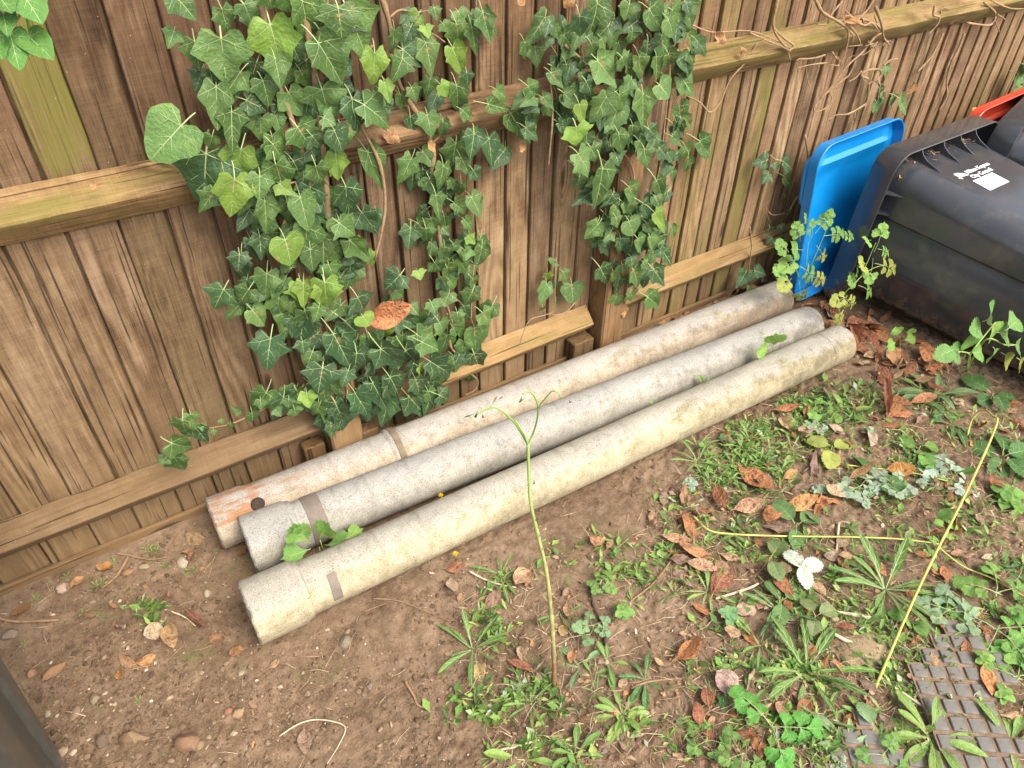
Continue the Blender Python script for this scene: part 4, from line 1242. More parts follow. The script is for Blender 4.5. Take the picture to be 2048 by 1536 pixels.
def ivy_leaf(parent, bx, by, tx, ty, w, c, off, tilt=None):
    b = P(bx, by, 1, FY - off)
    d = rnd.uniform(-0.015, 0.02)
    t = P(tx, ty, 1, FY - off - d)
    L = (t - b).length
    mw = w * pxm(b)
    rnd_kind = 'r' if 'r' in c else None
    asp = mw / max(L, 1e-4)
    if rnd_kind is None:
        rnd_kind = 'n' if asp < 0.72 else ('r' if rnd.random() < 0.07 else 'a')
    me = rnd.choice(IVY[rnd_kind])
    base_w = {'a': 1.04, 'r': 1.12, 'n': 0.74}[rnd_kind]
    sx = max(0.55, min(1.9, mw / (base_w * L))) * L
    o = new('leaf', me, parent)
    nrm = Vector((rnd.uniform(-0.45, 0.15), -1, rnd.uniform(0.05, 0.75)))
    Rm = frame(t - b, nrm)
    place(o, b - parent.location, Rm, (sx, L, L * 0.9))
    o.color = vary(CMAP.get(c[0] if c else 'm', G_MD), 0.2)
    return o
for (bx, by, tx, ty, w, c) in leaves:
    k = vine_of((bx + tx) / 2, (by + ty) / 2)
    if k is None:
        continue
    big = w > 55
    onpost = k == 'left' or (k == 'right' and 1150 < (bx + tx) / 2 < 1345)
    g_ = 1.24
    ivy_leaf(VINES[k], bx - (tx - bx) * 0.06, by - (ty - by) * 0.06, bx + (tx - bx) * g_, by + (ty - by) * g_, w * g_, c, rnd.uniform(0.098, 0.150) if onpost else rnd.uniform(0.03, 0.085))
# leaves deeper in the mass, between those in front
nback = {'left': 175, 'mid': 60, 'right': 165}
pool = {k: [l for l in leaves if vine_of((l[0] + l[2]) / 2, (l[1] + l[3]) / 2) == k] for k in nback}
for k, n in nback.items():
    for _ in range(n):
        l = rnd.choice(pool[k])
        if l[1] > 820 or (k == 'left' and l[0] < 440):
            continue
        jx, jy = rnd.uniform(-32, 32), rnd.uniform(-25, 35)
        an = rnd.uniform(-1.0, 1.0)
        Lp = rnd.uniform(30, 66) if k == 'left' else rnd.uniform(26, 46)
        ivy_leaf(VINES[k], l[0] + jx, l[1] + jy, l[0] + jx + Lp * math.sin(an), l[1] + jy + Lp * math.cos(an), Lp * rnd.uniform(0.9, 1.15),
                 rnd.choice('ddm'), rnd.uniform(0.085, 0.10) if k != 'mid' else rnd.uniform(0.015, 0.04))

def vine_stem(parent, pts, r0, r1, off=0.02, mat=None, name='stem', col=None, knob=0.6):
    q = []
    for i, p in enumerate(pts):
        o_ = p[2] if len(p) > 2 else off
        q.append(P(p[0], p[1], 1, FY - o_) - parent.location)
    q = smooth_path(q, 4)
    mb = MB(); tube(mb, q, [r0, r1], 6, 0, knob)
    o = new(name, mb.mesh(name, mat or M_VINE, True), parent)
    o.color = col or (1, 1, 1, 1)
    return o
for pts, a, b in (([(600, -20), (625, 120), (640, 250), (655, 420), (650, 560), (640, 600), (680, 650), (690, 760)], 0.009, 0.006), ([(520, -20), (545, 130), (600, 290), (640, 470)], 0.007, 0.005),
                  ([(610, 600), (640, 628), (690, 650)], 0.006, 0.004), ([(660, 740), (560, 800), (470, 845), (400, 862), (350, 900)], 0.003, 0.0015), ([(640, 330), (600, 360), (560, 370)], 0.004, 0.002),
                  ([(720, 250), (760, 330), (770, 420), (750, 520)], 0.005, 0.003)):
    vine_stem(VINES['left'], pts, a, b, 0.092 if a > 0.0035 else 0.03)
for pts, a, b in (([(762, -10), (778, 45), (792, 120), (800, 170), (840, 240), (868, 300), (862, 350), (872, 420), (880, 490), (878, 560), (890, 600), (905, 650), (900, 690), (925, 720)], 0.006, 0.0045),
                  ([(780, 35), (800, 20), (830, 25), (860, 20)], 0.003, 0.002), ([(950, 420), (955, 480), (945, 560), (942, 650)], 0.003, 0.002), ([(925, 735), (955, 760), (950, 780), (930, 790)], 0.003, 0.0015),
                  ([(860, 290), (900, 255), (940, 240), (1000, 240), (1040, 235), (1100, 225)], 0.004, 0.002), ([(745, 90), (735, 120), (760, 150), (800, 190)], 0.003, 0.002), ([(850, 60), (870, 70), (890, 85)], 0.002, 0.002),
                  ([(940, 520), (950, 530), (955, 545)], 0.0015, 0.001)):
    vine_stem(VINES['mid'], pts, a, b, 0.03)
for pts, a, b in (([(1288, -10), (1296, 30), (1285, 50), (1302, 75), (1295, 110)], 0.005, 0.004), ([(1190, 230), (1200, 260), (1195, 280), (1240, 300), (1262, 330), (1268, 360), (1262, 400)], 0.005, 0.003), ([(1262, 400), (1265, 470), (1258, 540), (1250, 610)], 0.003, 0.002),
                  ([(1100, 150), (1105, 230), (1100, 300), (1097, 330)], 0.003, 0.002), ([(1130, 90), (1200, 150), (1260, 200), (1290, 240)], 0.004, 0.003), ([(1330, 20), (1340, 120), (1330, 240), (1320, 330), (1300, 420)], 0.004, 0.002)):
    vine_stem(VINES['right'], pts, a, b, 0.09)
vine_stem(VINES['small'], [(1112, 515), (1110, 570), (1108, 620), (1090, 630), (1060, 640), (1045, 670), (1040, 690)], 0.002, 0.0012, 0.06)
vine_stem(VINES['small'], [(1150, 605), (1130, 625), (1105, 630)], 0.0025, 0.002, 0.05)
for (bx, by, tx, ty, w, c) in conv(Z5, [(1470, 110, 1470, 145, 65, 'm'), (1490, 140, 1500, 180, 55, 'm'), (1450, 195, 1452, 245, 75, 'y'), (1540, 190, 1572, 250, 105, 'm'), (1440, 260, 1415, 390, 120, 'l'), (1500, 250, 1490, 310, 90, 'd'), (1590, 265, 1600, 378, 145, 'mr'),
                                        (1500, 345, 1500, 385, 50, 'd'), (1420, 395, 1410, 425, 70, 'd')]):
    ivy_leaf(VINES['small'], bx, by, tx, ty, w, c, rnd.uniform(0.03, 0.05))
# smaller sprigs further along
def sprig(label, base_px, specs, off=0.03, stems=()):
    t = thing('ivy_sprig', label, 'ivy', P(base_px[0], base_px[1], 1, FY - off))
    for (bx, by, tx, ty, w, c) in specs:
        ivy_leaf(t, bx, by, tx, ty, w, c, off + rnd.uniform(-0.012, 0.03))
    for pts, a, b in stems:
        vine_stem(t, pts, a, b, off)
    return t
sprig('ivy sprig of five dark leaves on the green streaked boards left of the blue lid', (1560, 380), conv(Z3, [(540, 940, 470, 962, 120, 'd'), (640, 945, 695, 985, 120, 'd'), (550, 1020, 520, 1080, 100, 'd'), (640, 1030, 692, 1105, 110, 'm'), (590, 960, 600, 1000, 80, 'd'), (540, 900, 535, 930, 70, 'm')]),
      0.03, [([(1540, 310), (1560, 330), (1575, 370)], 0.002, 0.001)])
sprig('ivy sprig climbing beside the corner of the blue lid', (1560, 480), conv(Z3, [(650, 1150, 652, 1190, 55, 'd'), (670, 1225, 672, 1260, 55, 'd'), (560, 1335, 550, 1370, 85, 'd'), (620, 1320, 640, 1350, 70, 'd'), (570, 1395, 540, 1430, 95, 'd'), (630, 1380, 640, 1410, 60, 'm'), (545, 1475, 540, 1500, 45, 'm')]),
      0.04, [([(1610, 270), (1616, 320), (1605, 380), (1590, 400), (1575, 430)], 0.004, 0.003)])
sprig('bright ivy sprig on the fence above the blue lid', (1770, 220), conv(Z3, [(1185, 600, 1200, 685, 110, 'l'), (1240, 395, 1245, 460, 70, 'm'), (1205, 520, 1215, 565, 70, 'm'), (1280, 570, 1285, 625, 100, 'l'), (1320, 580, 1365, 678, 120, 'l'), (1220, 560, 1240, 600, 60, 'd')]), 0.035)
sprig('ivy leaves at the right edge above the bins', (2040, 180), conv(Z3, [(2010, 430, 2060, 470, 150, 'm'), (2020, 530, 1980, 545, 90, 'l'), (2050, 380, 2070, 430, 90, 'd'), (2040, 510, 2070, 560, 110, 'l')]), 0.06)
gi = thing('ivy_sprig', 'three ivy leaves growing at the foot of the fence by the far pipe end', 'ivy', P(1500, 565, 2, 0.05))
for (bx, by, tx, ty, w) in ((1492, 545, 1475, 575, 40), (1510, 542, 1535, 548, 38), (1497, 570, 1494, 582, 30)):
    b = P(bx, by, 1, 1.62); t_ = P(tx, ty, 1, 1.59)
    o = new('leaf', rnd.choice(IVY['a']), gi)
    L = (t_ - b).length
    place(o, b - gi.location, frame(t_ - b, Vector((-0.3, -0.8, 0.8))), (w * pxm(b) / 1.04, L, L))
    o.color = vary(G_DK, 0.1)
# spray hanging into the picture, top left, nearer the camera
spr = thing('overhanging_spray', 'bright green leafy spray hanging into the top left corner', 'foliage', P(30, 20, 1, 1.15))
for (bx, by, tx, ty, w, c) in conv(Z1, [(120, -60, 245, 135, 260, 'y'), (170, 215, 310, 345, 190, 'y'), (60, 200, 110, 400, 190, 'l'), (20, 80, 40, 200, 140, 'l'), (-60, 240, 20, 345, 180, 'y'), (-20, -40, 60, 60, 200, 'l')]):
    b = P(bx, by, 1, 1.15); t_ = P(tx, ty, 1, 1.12)
    L = (t_ - b).length
    o = new('leaf', rnd.choice(IVY['r']), spr)
    place(o, b - spr.location, frame(t_ - b, Vector((0, -0.7, 0.7))), (w * pxm(b) / 1.12, L, L))
    o.color = vary((0.075, 0.19, 0.03), 0.15)
mb = MB()
for pts in ([(60, -60), (50, 10), (20, 60)], [(50, 10), (60, 70)], [(20, 60), (-10, 85)]):
    tube(mb, smooth_path([P(x, y, 1, 1.16) - spr.location for x, y in pts]), [0.0025, 0.0015], 5)
o = new('stem', mb.mesh('stem', M_STEM), spr); o.color = (0.6, 1, 0.6, 1)

# ------------------------------------------------------------------ dry vine roots on the right of the fence
ZR = (1500, 0, 0.2676)
dead = thing('dead_vine', 'tangle of dry brown ivy stems over the right end of the fence rail', 'dead vine', P(1700, 60, 1, FY - 0.06))
def dv(L, r0=0.004, r1=0.0022, off=0.065):
    vine_stem(dead, [(1500 + x * 0.2676, y * 0.2676) for x, y in L], r0 * 1.15, r1 * 1.1, off + 0.003)
dv([(210, -20), (180, 120), (175, 205), (215, 290), (300, 385)], 0.0045, 0.0025, 0.06)
dv([(180, 215), (260, 290), (330, 345), (290, 385), (300, 450)], 0.004, 0.002, 0.06)
dv([(0, 245), (120, 300), (250, 355), (290, 385)], 0.003, 0.002, 0.06)
dv([(480, -20), (540, 90), (640, 150), (700, 190), (730, 220), (735, 290), (710, 400), (675, 495)], 0.005, 0.0022, 0.065)
dv([(930, -20), (880, 70), (800, 150), (740, 190)], 0.004, 0.003, 0.065)
dv([(700, 170), (760, 210), (800, 260), (828, 330)], 0.004, 0.002, 0.065)
dv([(730, 225), (770, 260), (765, 320)], 0.003, 0.0015, 0.065)
dv([(940, 55), (970, 140), (990, 210), (1000, 280), (1045, 340)], 0.005, 0.0025, 0.068)
dv([(820, 140), (900, 160), (960, 200), (985, 240), (930, 280), (890, 330), (830, 400), (740, 480), (640, 610), (530, 740)], 0.005, 0.002, 0.05)
dv([(800, 170), (860, 190), (910, 170), (960, 230)], 0.004, 0.003, 0.068)
dv([(530, 740), (480, 800), (490, 835), (560, 810), (610, 740), (590, 680)], 0.0025, 0.0015, 0.03)
dv([(790, 450), (740, 560), (690, 600), (620, 660), (520, 740)], 0.003, 0.002, 0.03)
dv([(835, 530), (790, 580), (740, 610)], 0.003, 0.002, 0.03)
dv([(880, 590), (830, 560), (880, 525), (960, 520), (980, 550), (940, 600), (890, 620)], 0.004, 0.003, 0.03)
dv([(950, 590), (970, 650), (960, 690)], 0.004, 0.003, 0.03)
dv([(890, 620), (880, 720), (860, 780), (790, 830), (780, 890)], 0.004, 0.0025, 0.03)
dv([(860, 780), (740, 850), (640, 860), (590, 900)], 0.003, 0.002, 0.03)
dv([(560, 410), (500, 430), (430, 440), (350, 450), (360, 540)], 0.003, 0.002, 0.03)
dv([(570, 470), (480, 480), (400, 495), (360, 510)], 0.0025, 0.0015, 0.03)
dv([(470, 20), (440, 110), (400, 180)], 0.002, 0.0015, 0.03)
dv([(690, 10), (620, 90), (590, 140), (575, 185), (500, 180)], 0.003, 0.002, 0.05)
dv([(1380, 40), (1370, 110), (1415, 130), (1395, 190), (1330, 260)], 0.004, 0.0018, 0.06)
dv([(1800, 0), (1880, 40), (1960, 65), (2060, 66)], 0.003, 0.002, 0.06)
dv([(1750, 20), (1830, 90), (1830, 150), (1865, 240)], 0.0035, 0.002, 0.05)
dv([(1620, 170), (1720, 185), (1800, 185), (1840, 120)], 0.004, 0.003, 0.05)
dv([(1850, 110), (1915, 150)], 0.003, 0.002, 0.05)
dv([(1000, 490), (1050, 450), (1100, 440)], 0.004, 0.003, 0.03)
dv([(1440, 250), (1400, 340), (1350, 430), (1250, 540)], 0.004, 0.003, 0.012)
dv([(1600, 250), (1550, 380), (1500, 480), (1470, 600), (1470, 720), (1410, 830)], 0.005, 0.003, 0.012)
dv([(420, 500), (430, 600), (460, 680)], 0.002, 0.001, 0.02)
for i in range(26):
    cx, cy = rnd.choice([(900, 340), (960, 330), (760, 200), (880, 180), (1380, 60), (930, 570), (640, 440)])
    x, y = cx + rnd.uniform(-80, 80), cy + rnd.uniform(-60, 60)
    a = rnd.uniform(0, 6.28); l = rnd.uniform(50, 130)
    dv([(x, y), (x + l * 0.5 * math.cos(a) + rnd.uniform(-20, 20), y + l * 0.5 * math.sin(a)), (x + l * math.cos(a), y + l * math.sin(a) * 0.7)], rnd.uniform(0.0012, 0.003), 0.001, rnd.uniform(0.02, 0.068))
# dry stems further left, on the right half of the fence
dry2 = thing('dead_vine', 'thin dry ivy stem looping below the rail beside the small leafed ivy', 'dead vine', P(1400, 200, 1, FY - 0.03))
vine_stem(dry2, [(1365, 40), (1395, 55), (1430, 65), (1500, 62), (1560, 85), (1585, 100)], 0.003, 0.0015, 0.06)
vine_stem(dry2, [(1515, 85), (1490, 125), (1460, 160), (1440, 205), (1420, 225), (1400, 205), (1370, 190)], 0.003, 0.002, 0.04)
vine_stem(dry2, [(1500, 455), (1503, 490), (1500, 520), (1497, 545)], 0.003, 0.0025, 0.06)
vine_stem(dry2, [(1575, 425), (1545, 430), (1530, 415), (1540, 445)], 0.0025, 0.0015, 0.03)

def dry_on_fence(label, bx, by, tx, ty, w, col, off, me=None, cat='leaf'):
    b = P(bx, by, 1, FY - off); t_ = P(tx, ty, 1, FY - off - 0.01)
    L = (t_ - b).length
    o = tag(new('dry_leaf', me or rnd.choice(OVALD)), label, cat)
    place(o, b, frame(t_ - b, Vector((rnd.uniform(-0.4, 0.2), -1, rnd.uniform(0, 0.6)))), (w * pxm(b) / 0.75, L, L))
    o.color = vary(col, 0.1)
DRYTAN = (0.50, 0.29, 0.13)
dry_on_fence('large orange dry leaf lodged in the lower part of the big ivy', 735, 645, 815, 605, 58, (0.52, 0.22, 0.10), 0.10, OVALD[1])
for lb, a in (('curled dry leaf caught on the rail behind the middle ivy', (765, 262, 805, 285, 26)), ('narrow dry leaf hanging from the middle ivy below the rail', (858, 280, 864, 305, 16)),
              ('tan dry leaf hanging on the boards below the middle rail', (1048, 286, 1032, 302, 14)), ('dry leaf stuck at the top edge of the picture above the middle panel', (1035, -5, 1050, 10, 20)),
              ('dry leaf at the top of the small leafed ivy', (1130, -8, 1150, 14, 30)), ('tan dry leaf lying on the right rail by a looping stem', (1430, 65, 1450, 87, 22)), ('small orange dry leaf on the front of the right rail', (1482, 96, 1492, 114, 16)),
              ('dry leaf resting on top of the right rail among dead stems', (1685, 36, 1712, 40, 16)), ('dry leaf hanging at the foot of the right post', (1246, 604, 1243, 632, 18)), ('small brown leaf above the foot of the right post', (1268, 566, 1272, 582, 14)),
              ('pale dry leaf stuck on the fence boards above the second bin', (1828, 165, 1812, 190, 12)), ('tan dry leaf lying on the left rail', (190, 365, 182, 381, 14))):
    dry_on_fence(lb, *a, DRYTAN, 0.062)

# ------------------------------------------------------------------ things on the ground
def lay(me, name, label, cat, a, b, w, col, group=None, lift=0.006, base_w=0.42, tilt=0.25):
    """a leaf lying on the soil from photo pixel a (stalk) to b (tip)"""
    A = G(a[0], a[1], lift); B = G(b[0], b[1], lift + rnd.uniform(0, 0.006))
    L = max((B - A).length, 0.01)
    o = tag(new(name, me), label, cat, group)
    nrm = Vector((rnd.uniform(-tilt, tilt), rnd.uniform(-tilt, tilt), 1))
    wid = w * pxm(A) / base_w
    place(o, A, frame(B - A, nrm), (wid, L, L * 0.8))
    o.color = col
    return o
OR = (0.45, 0.20, 0.085); RD = (0.31, 0.12, 0.065); TAN = (0.50, 0.33, 0.19); PAL = (0.56, 0.42, 0.29); GRB = (0.30, 0.205, 0.155); YEL = (0.55, 0.44, 0.14)
ZG = (1348, 900, 0.3418); ZH = (1348, 400, 0.3418); ZL = (0, 1000, 0.349); ZM = (700, 1000, 0.349)
def zz(Z, x, y):
    return (Z[0] + x * Z[2], Z[1] + y * Z[2])
FALL = [
 (ZG, 370, 110, 570, 285, 110, OR, 'long orange leaf among weeds right of the front pipe'), (ZG, 235, 220, 290, 372, 75, RD, 'red brown leaf beside the long orange leaf'),
 (ZG, 110, 545, 92, 340, 115, OR, 'broad orange leaf at the left end of the trailing green stem'), (ZG, 345, 372, 515, 340, 95, (0.52, 0.30, 0.17), 'pale orange leaf lying flat above the trailing stem'),
 (ZG, 605, 335, 525, 475, 95, OR, 'orange leaf left of the bramble leaves on the soil'), (ZG, 640, 372, 822, 312, 85, (0.56, 0.30, 0.12), 'light orange leaf above the bramble leaves'),
 (ZG, 1018, 190, 1150, 138, 62, (0.55, 0.32, 0.17), 'folded tan leaf beside silvery weed leaves'), (ZG, 1235, 138, 1392, 150, 95, (0.60, 0.27, 0.07), 'bright orange leaf beneath the thin yellow stem'),
 (ZG, 215, 872, 325, 668, 105, RD, 'deep orange leaf standing on its side near the white leaf'), (ZG, 205, 655, 15, 585, 70, (0.48, 0.23, 0.12), 'long orange leaf lying below the broad orange one'),
 (ZG, 685, 882, 555, 738, 85, RD, 'dark red leaf below the white leaf'), (ZG, 0, 1245, 152, 1162, 95, OR, 'orange leaf near the bottom beside a flat rosette'), (ZG, 1140, 655, 1222, 775, 60, OR, 'orange leaf above the large flat rosette'),
 (ZG, 1838, 180, 1900, 265, 65, OR, 'orange leaf right of the leaning yellow stem'), (ZG, 1800, 1270, 1835, 1465, 80, (0.58, 0.26, 0.09), 'orange leaf lying across the rubber mat'), (ZG, 360, 985, 472, 905, 90, PAL, 'pale tan leaf left of the small bramble sprig'),
 (ZG, 345, 1062, 320, 1130, 90, TAN, 'small tan leaf above the orange leaf near the bottom'), (ZG, 630, 200, 720, 130, 45, (0.50, 0.27, 0.12), 'small rolled orange leaf near the yellow weed'), (ZG, 68, 680, 240, 742, 70, (0.55, 0.36, 0.25), 'pale pinkish leaf left of the deep orange leaf'),
 (ZG, 240, 1320, 372, 1440, 120, (0.50, 0.36, 0.29), 'large pale crumpled leaf near the bottom edge'), (ZG, 1485, 1210, 1530, 1295, 34, (0.55, 0.30, 0.14), 'narrow orange leaf on the left edge of the rubber mat'), (ZG, 880, 230, 985, 310, 80, PAL, 'pale leaf beside the silvery weed'),
 (ZG, 950, 640, 1040, 640, 45, TAN, 'small tan leaf under the trailing stem'), (ZG, 935, 1260, 970, 1340, 38, (0.55, 0.28, 0.13), 'small orange scrap beside the buff stone'), (ZG, 570, 710, 670, 755, 70, (0.36, 0.27, 0.13), 'mottled brown leaf touching the white leaf'),
 (ZH, 1000, 742, 1200, 768, 90, RD, 'uppermost orange brown leaf of the pile at the front pipe end'), (ZH, 1090, 778, 1185, 872, 70, RD, 'pointed brown leaf in front of the leaf pile'), (ZH, 1030, 770, 1080, 850, 70, (0.36, 0.14, 0.06), 'brown leaf tucked against the front pipe end'), (ZH, 1180, 800, 1250, 870, 60, (0.42, 0.2, 0.09), 'brown leaf right of the leaf pile'),
 (ZH, 1545, 1020, 1425, 895, 115, OR, 'large glossy orange leaf near the black bin'), (ZH, 1590, 1015, 1540, 905, 80, RD, 'brown leaf behind the large glossy orange leaf'), (ZH, 1240, 1285, 1212, 1085, 45, RD, 'dark red rolled leaf on the bare soil'), (ZH, 1245, 1165, 1372, 1255, 85, OR, 'orange leaf beside the dark red rolled leaf'),
 (ZH, 1375, 1212, 1522, 1180, 60, (0.46, 0.22, 0.11), 'brown orange leaf right of the dark red rolled leaf'), (ZH, 570, 1252, 732, 1245, 55, OR, 'orange leaf under the edge of the front pipe'), (ZH, 890, 1335, 1002, 1372, 45, PAL, 'pale leaf on the bare soil below the front pipe'), (ZH, 710, 1370, 815, 1400, 75, PAL, 'crumpled pale leaf below the pale leaf by the front pipe'),
 (ZH, 615, 1300, 670, 1360, 70, TAN, 'tan leaf below the orange leaf at the front pipe'), (ZH, 1915, 1195, 2005, 1245, 60, OR, 'orange leaf half under big weed leaves at the right edge'), (ZH, 1480, 1080, 1545, 1170, 60, RD, 'red leaf lying on a grey green rosette'), (ZH, 1290, 990, 1230, 930, 70, (0.44, 0.26, 0.15), 'brown leaf beside clover by the pipe end'),
 (ZH, 1060, 905, 1130, 880, 60, RD, 'brown leaf between the front pipe end and the clover'), (ZH, 1400, 1080, 1500, 1090, 60, TAN, 'tan leaf resting on the grey green rosette'), (ZH, 860, 720, 930, 760, 40, OR, 'orange leaf squeezed between the middle and front pipe ends'),
 (ZL, 655, 395, 560, 410, 75, (0.48, 0.25, 0.09), 'orange tan leaf near the foot of the fence, left'), (ZL, 492, 445, 415, 515, 50, (0.50, 0.27, 0.13), 'folded orange leaf by the pale stone near the fence'), (ZL, 185, 610, 75, 668, 70, (0.44, 0.22, 0.08), 'brown orange leaf near the left edge of the soil'),
 (ZL, 940, 740, 830, 790, 100, PAL, 'pale crumpled leaf in the cluster left of the pipe ends'), (ZL, 965, 710, 1005, 865, 75, (0.45, 0.30, 0.17), 'upright tan leaf in the cluster left of the pipe ends'), (ZL, 775, 945, 945, 900, 65, (0.50, 0.28, 0.12), 'orange tan leaf in the cluster left of the pipe ends'), (ZL, 690, 900, 800, 1010, 60, (0.42, 0.25, 0.14), 'brown leaf pointing out of the cluster left of the pipes'),
 (ZL, 680, 990, 735, 1045, 55, (0.52, 0.27, 0.11), 'small orange leaf below the cluster left of the pipes'), (ZL, 1070, 640, 1182, 742, 40, (0.22, 0.10, 0.06), 'dark rolled leaf near the front pipe collar'), (ZL, 1190, 832, 1282, 768, 55, (0.30, 0.16, 0.10), 'dark brown leaf below the rolled one near the front pipe collar'), (ZL, 1400, 860, 1320, 900, 60, (0.34, 0.19, 0.10), 'brown leaf below the front pipe collar'),
 (ZL, 1540, 975, 1612, 930, 36, TAN, 'small tan leaf on the soil below the front pipe'), (ZL, 1745, 1320, 1758, 1478, 70, (0.32, 0.215, 0.165), 'greyish brown leaf near the bottom edge, left of centre'), (ZL, 1085, 190, 1150, 265, 75, (0.36, 0.24, 0.13), 'dull tan leaf near the fence beside the rusty pipe end'), (ZL, 1380, 285, 1420, 330, 60, (0.33, 0.18, 0.09), 'brown leaf between the ends of the back two pipes'),
 (ZM, 1030, 410, 945, 525, 110, TAN, 'large tan leaf left of the tall stem'), (ZM, 575, 455, 600, 565, 62, PAL, 'pale leaf below the dandelion'), (ZM, 770, 632, 862, 535, 65, GRB, 'grey brown leaf below the large tan leaf'), (ZM, 900, 925, 1058, 1005, 42, (0.42, 0.185, 0.12), 'rolled red brown leaf left of the foot of the tall stem'),
 (ZM, 1375, 235, 1445, 280, 62, (0.46, 0.24, 0.12), 'small orange brown leaf on bare soil right of the tall stem'), (ZM, 1195, 740, 1250, 770, 60, (0.50, 0.36, 0.16), 'tan leaf behind the tall stem'), (ZM, 1870, 935, 2000, 850, 85, OR, 'orange leaf right of the bare soil near the lower middle'), (ZM, 1780, 225, 1950, 275, 60, (0.56, 0.33, 0.19), 'pale orange leaf at the left end of the trailing stem'),
 (ZM, 1275, 870, 1265, 950, 48, (0.50, 0.24, 0.12), 'orange leaf right of the tall stem foot'), (ZM, 975, 850, 990, 930, 60, (0.44, 0.30, 0.20), 'pale brown leaf above the rolled leaf'), (ZM, 730, 950, 750, 1045, 85, (0.56, 0.42, 0.22), 'yellowish dry leaf under a flat rosette'), (ZM, 1160, 1340, 1215, 1405, 60, (0.42, 0.27, 0.19), 'tan leaf near the bottom edge below the tall stem'),
 (ZM, 1240, 600, 1260, 700, 55, (0.42, 0.26, 0.17), 'brown leaf right of the tall stem halfway down'), (ZM, 540, 400, 670, 400, 60, (0.45, 0.22, 0.13), 'reddish leaf under the dandelion'),
]
for (Z, ax_, ay_, bx_, by_, w_, col_, lab_) in FALL:
    slim = w_ < 0.62 * math.hypot(bx_ - ax_, by_ - ay_)
    me = rnd.choice(LAUREL if slim or col_ in (OR, RD) else OVALD)
    lay(me, 'fallen_leaf', lab_, 'leaf', zz(Z, ax_, ay_), zz(Z, bx_, by_), w_ * Z[2] * 1.1, vary(col_, 0.08), None, 0.022 if zz(Z, ax_, ay_)[0] > 1150 else 0.008, 0.42 if me in LAUREL else 0.74)
MARKS = [(1700, 760, 'by the front pipe end'), (1480, 940, 'along the middle of the front pipe'), (1600, 1140, 'near the white leaf'), (1770, 1180, 'beside the large flat rosette'), (1900, 965, 'near the bluish silver weed'),
         (1720, 960, 'by the silvery green weed'), (2010, 1000, 'at the right edge'), (1720, 1290, 'round the buff slab'), (1930, 1330, 'by the rubber mat'), (1610, 1345, 'beside the wide long leafed rosette'), (1540, 1470, 'near the lobed leaves at the bottom'),
         (1415, 1185, 'near the deep orange leaf'), (1400, 1060, 'at the left end of the trailing stem'), (1830, 880, 'by the hooked tip of the yellow stem'), (1870, 1500, 'at the bottom right on the mat'), (1440, 1480, 'at the bottom edge right of centre'),
         (1640, 610, 'between the back pipe end and the bin'), (1750, 690, 'under the edge of the black bin'), (1900, 720, 'close to the bramble shoot'), (1280, 660, 'at the foot of the right post'), (1370, 620, 'under the right bottom rail'), (1480, 575, 'by the ground ivy'),
         (1000, 1150, 'below the dandelion'), (945, 1300, 'by the narrow rosette left of the tall stem'), (1108, 1372, 'at the foot of the tall stem'), (1200, 1230, 'by the dark stick'), (1250, 1430, 'by the dense low rosette'), (1050, 1510, 'at the bottom edge below the tall stem'),
         (130, 1170, 'at the left fence foot'), (300, 1130, 'near the seedlings by the fence'), (330, 1290, 'round the leaf cluster'), (100, 1350, 'by the brick scraps'), (130, 1500, 'next to the dark grey bin'), (370, 1485, 'round the reddish stone'), (480, 1430, 'near the orange stone'),
         (430, 1200, 'in front of the pipe collars'), (570, 1480, 'by the arching grass stalk'), (30, 1260, 'at the left edge')]
def where(x, y):
    return min(MARKS, key=lambda m_: (m_[0] - x) ** 2 + ((m_[1] - y) * 1.3) ** 2)[2]
def hue_word(c):
    r_, g_, b_ = c[:3]
    if g_ > r_ * 1.02:
        return 'silvery' if b_ > 0.7 * g_ else ('dark green' if g_ < 0.19 else ('light green' if g_ > 0.32 else 'green'))
    if r_ > 2.2 * g_:
        return 'orange' if r_ > 0.42 else 'reddish brown'
    return 'pale' if g_ > 0.36 else ('tan' if g_ > 0.255 else ('brown' if g_ > 0.19 else 'dark brown'))
USED = set()
def single(label, *extras):
    for e in ('',) + extras:
        if label + e not in USED:
            USED.add(label + e)
            return label + e
    return label
def facing(a):
    return (' tip right', ' tip nearer', ' tip left', ' tip away')[int(((a % 6.283) + 0.785) / 1.571) % 4]
def size_word(L, lo, hi):
    return ('tiny', 'small', 'medium', 'large')[max(0, min(3, int(4 * (L - lo) / (hi - lo))))]
def inpoly(x, y, poly):
    c = False
    j = len(poly) - 1
    for i in range(len(poly)):
        xi, yi = poly[i]; xj, yj = poly[j]
        if (yi > y) != (yj > y) and x < (xj - xi) * (y - yi) / (yj - yi) + xi:
            c = not c
        j = i
    return c
def pick(poly):
    xs = [p[0] for p in poly]; ys = [p[1] for p in poly]
    while True:
        x, y = rnd.uniform(min(xs), max(xs)), rnd.uniform(min(ys), max(ys))
        if inpoly(x, y, poly):
            return x, y
PA = [(1400, 870), (1730, 745), (1880, 700), (2048, 790), (2048, 1536), (1400, 1536), (1350, 1220), (1300, 1010)]
PB = [(900, 1180), (1330, 1020), (1400, 1080), (1400, 1536), (980, 1536)]
PC = [(1255, 665), (1420, 600), (1500, 560), (1600, 545), (1480, 590), (1330, 650)]
PD = [(1590, 560), (1680, 600), (1900, 720), (1800, 800), (1715, 720), (1640, 640)]
PE = [(20, 1200), (420, 1060), (470, 1180), (350, 1300), (60, 1400)]
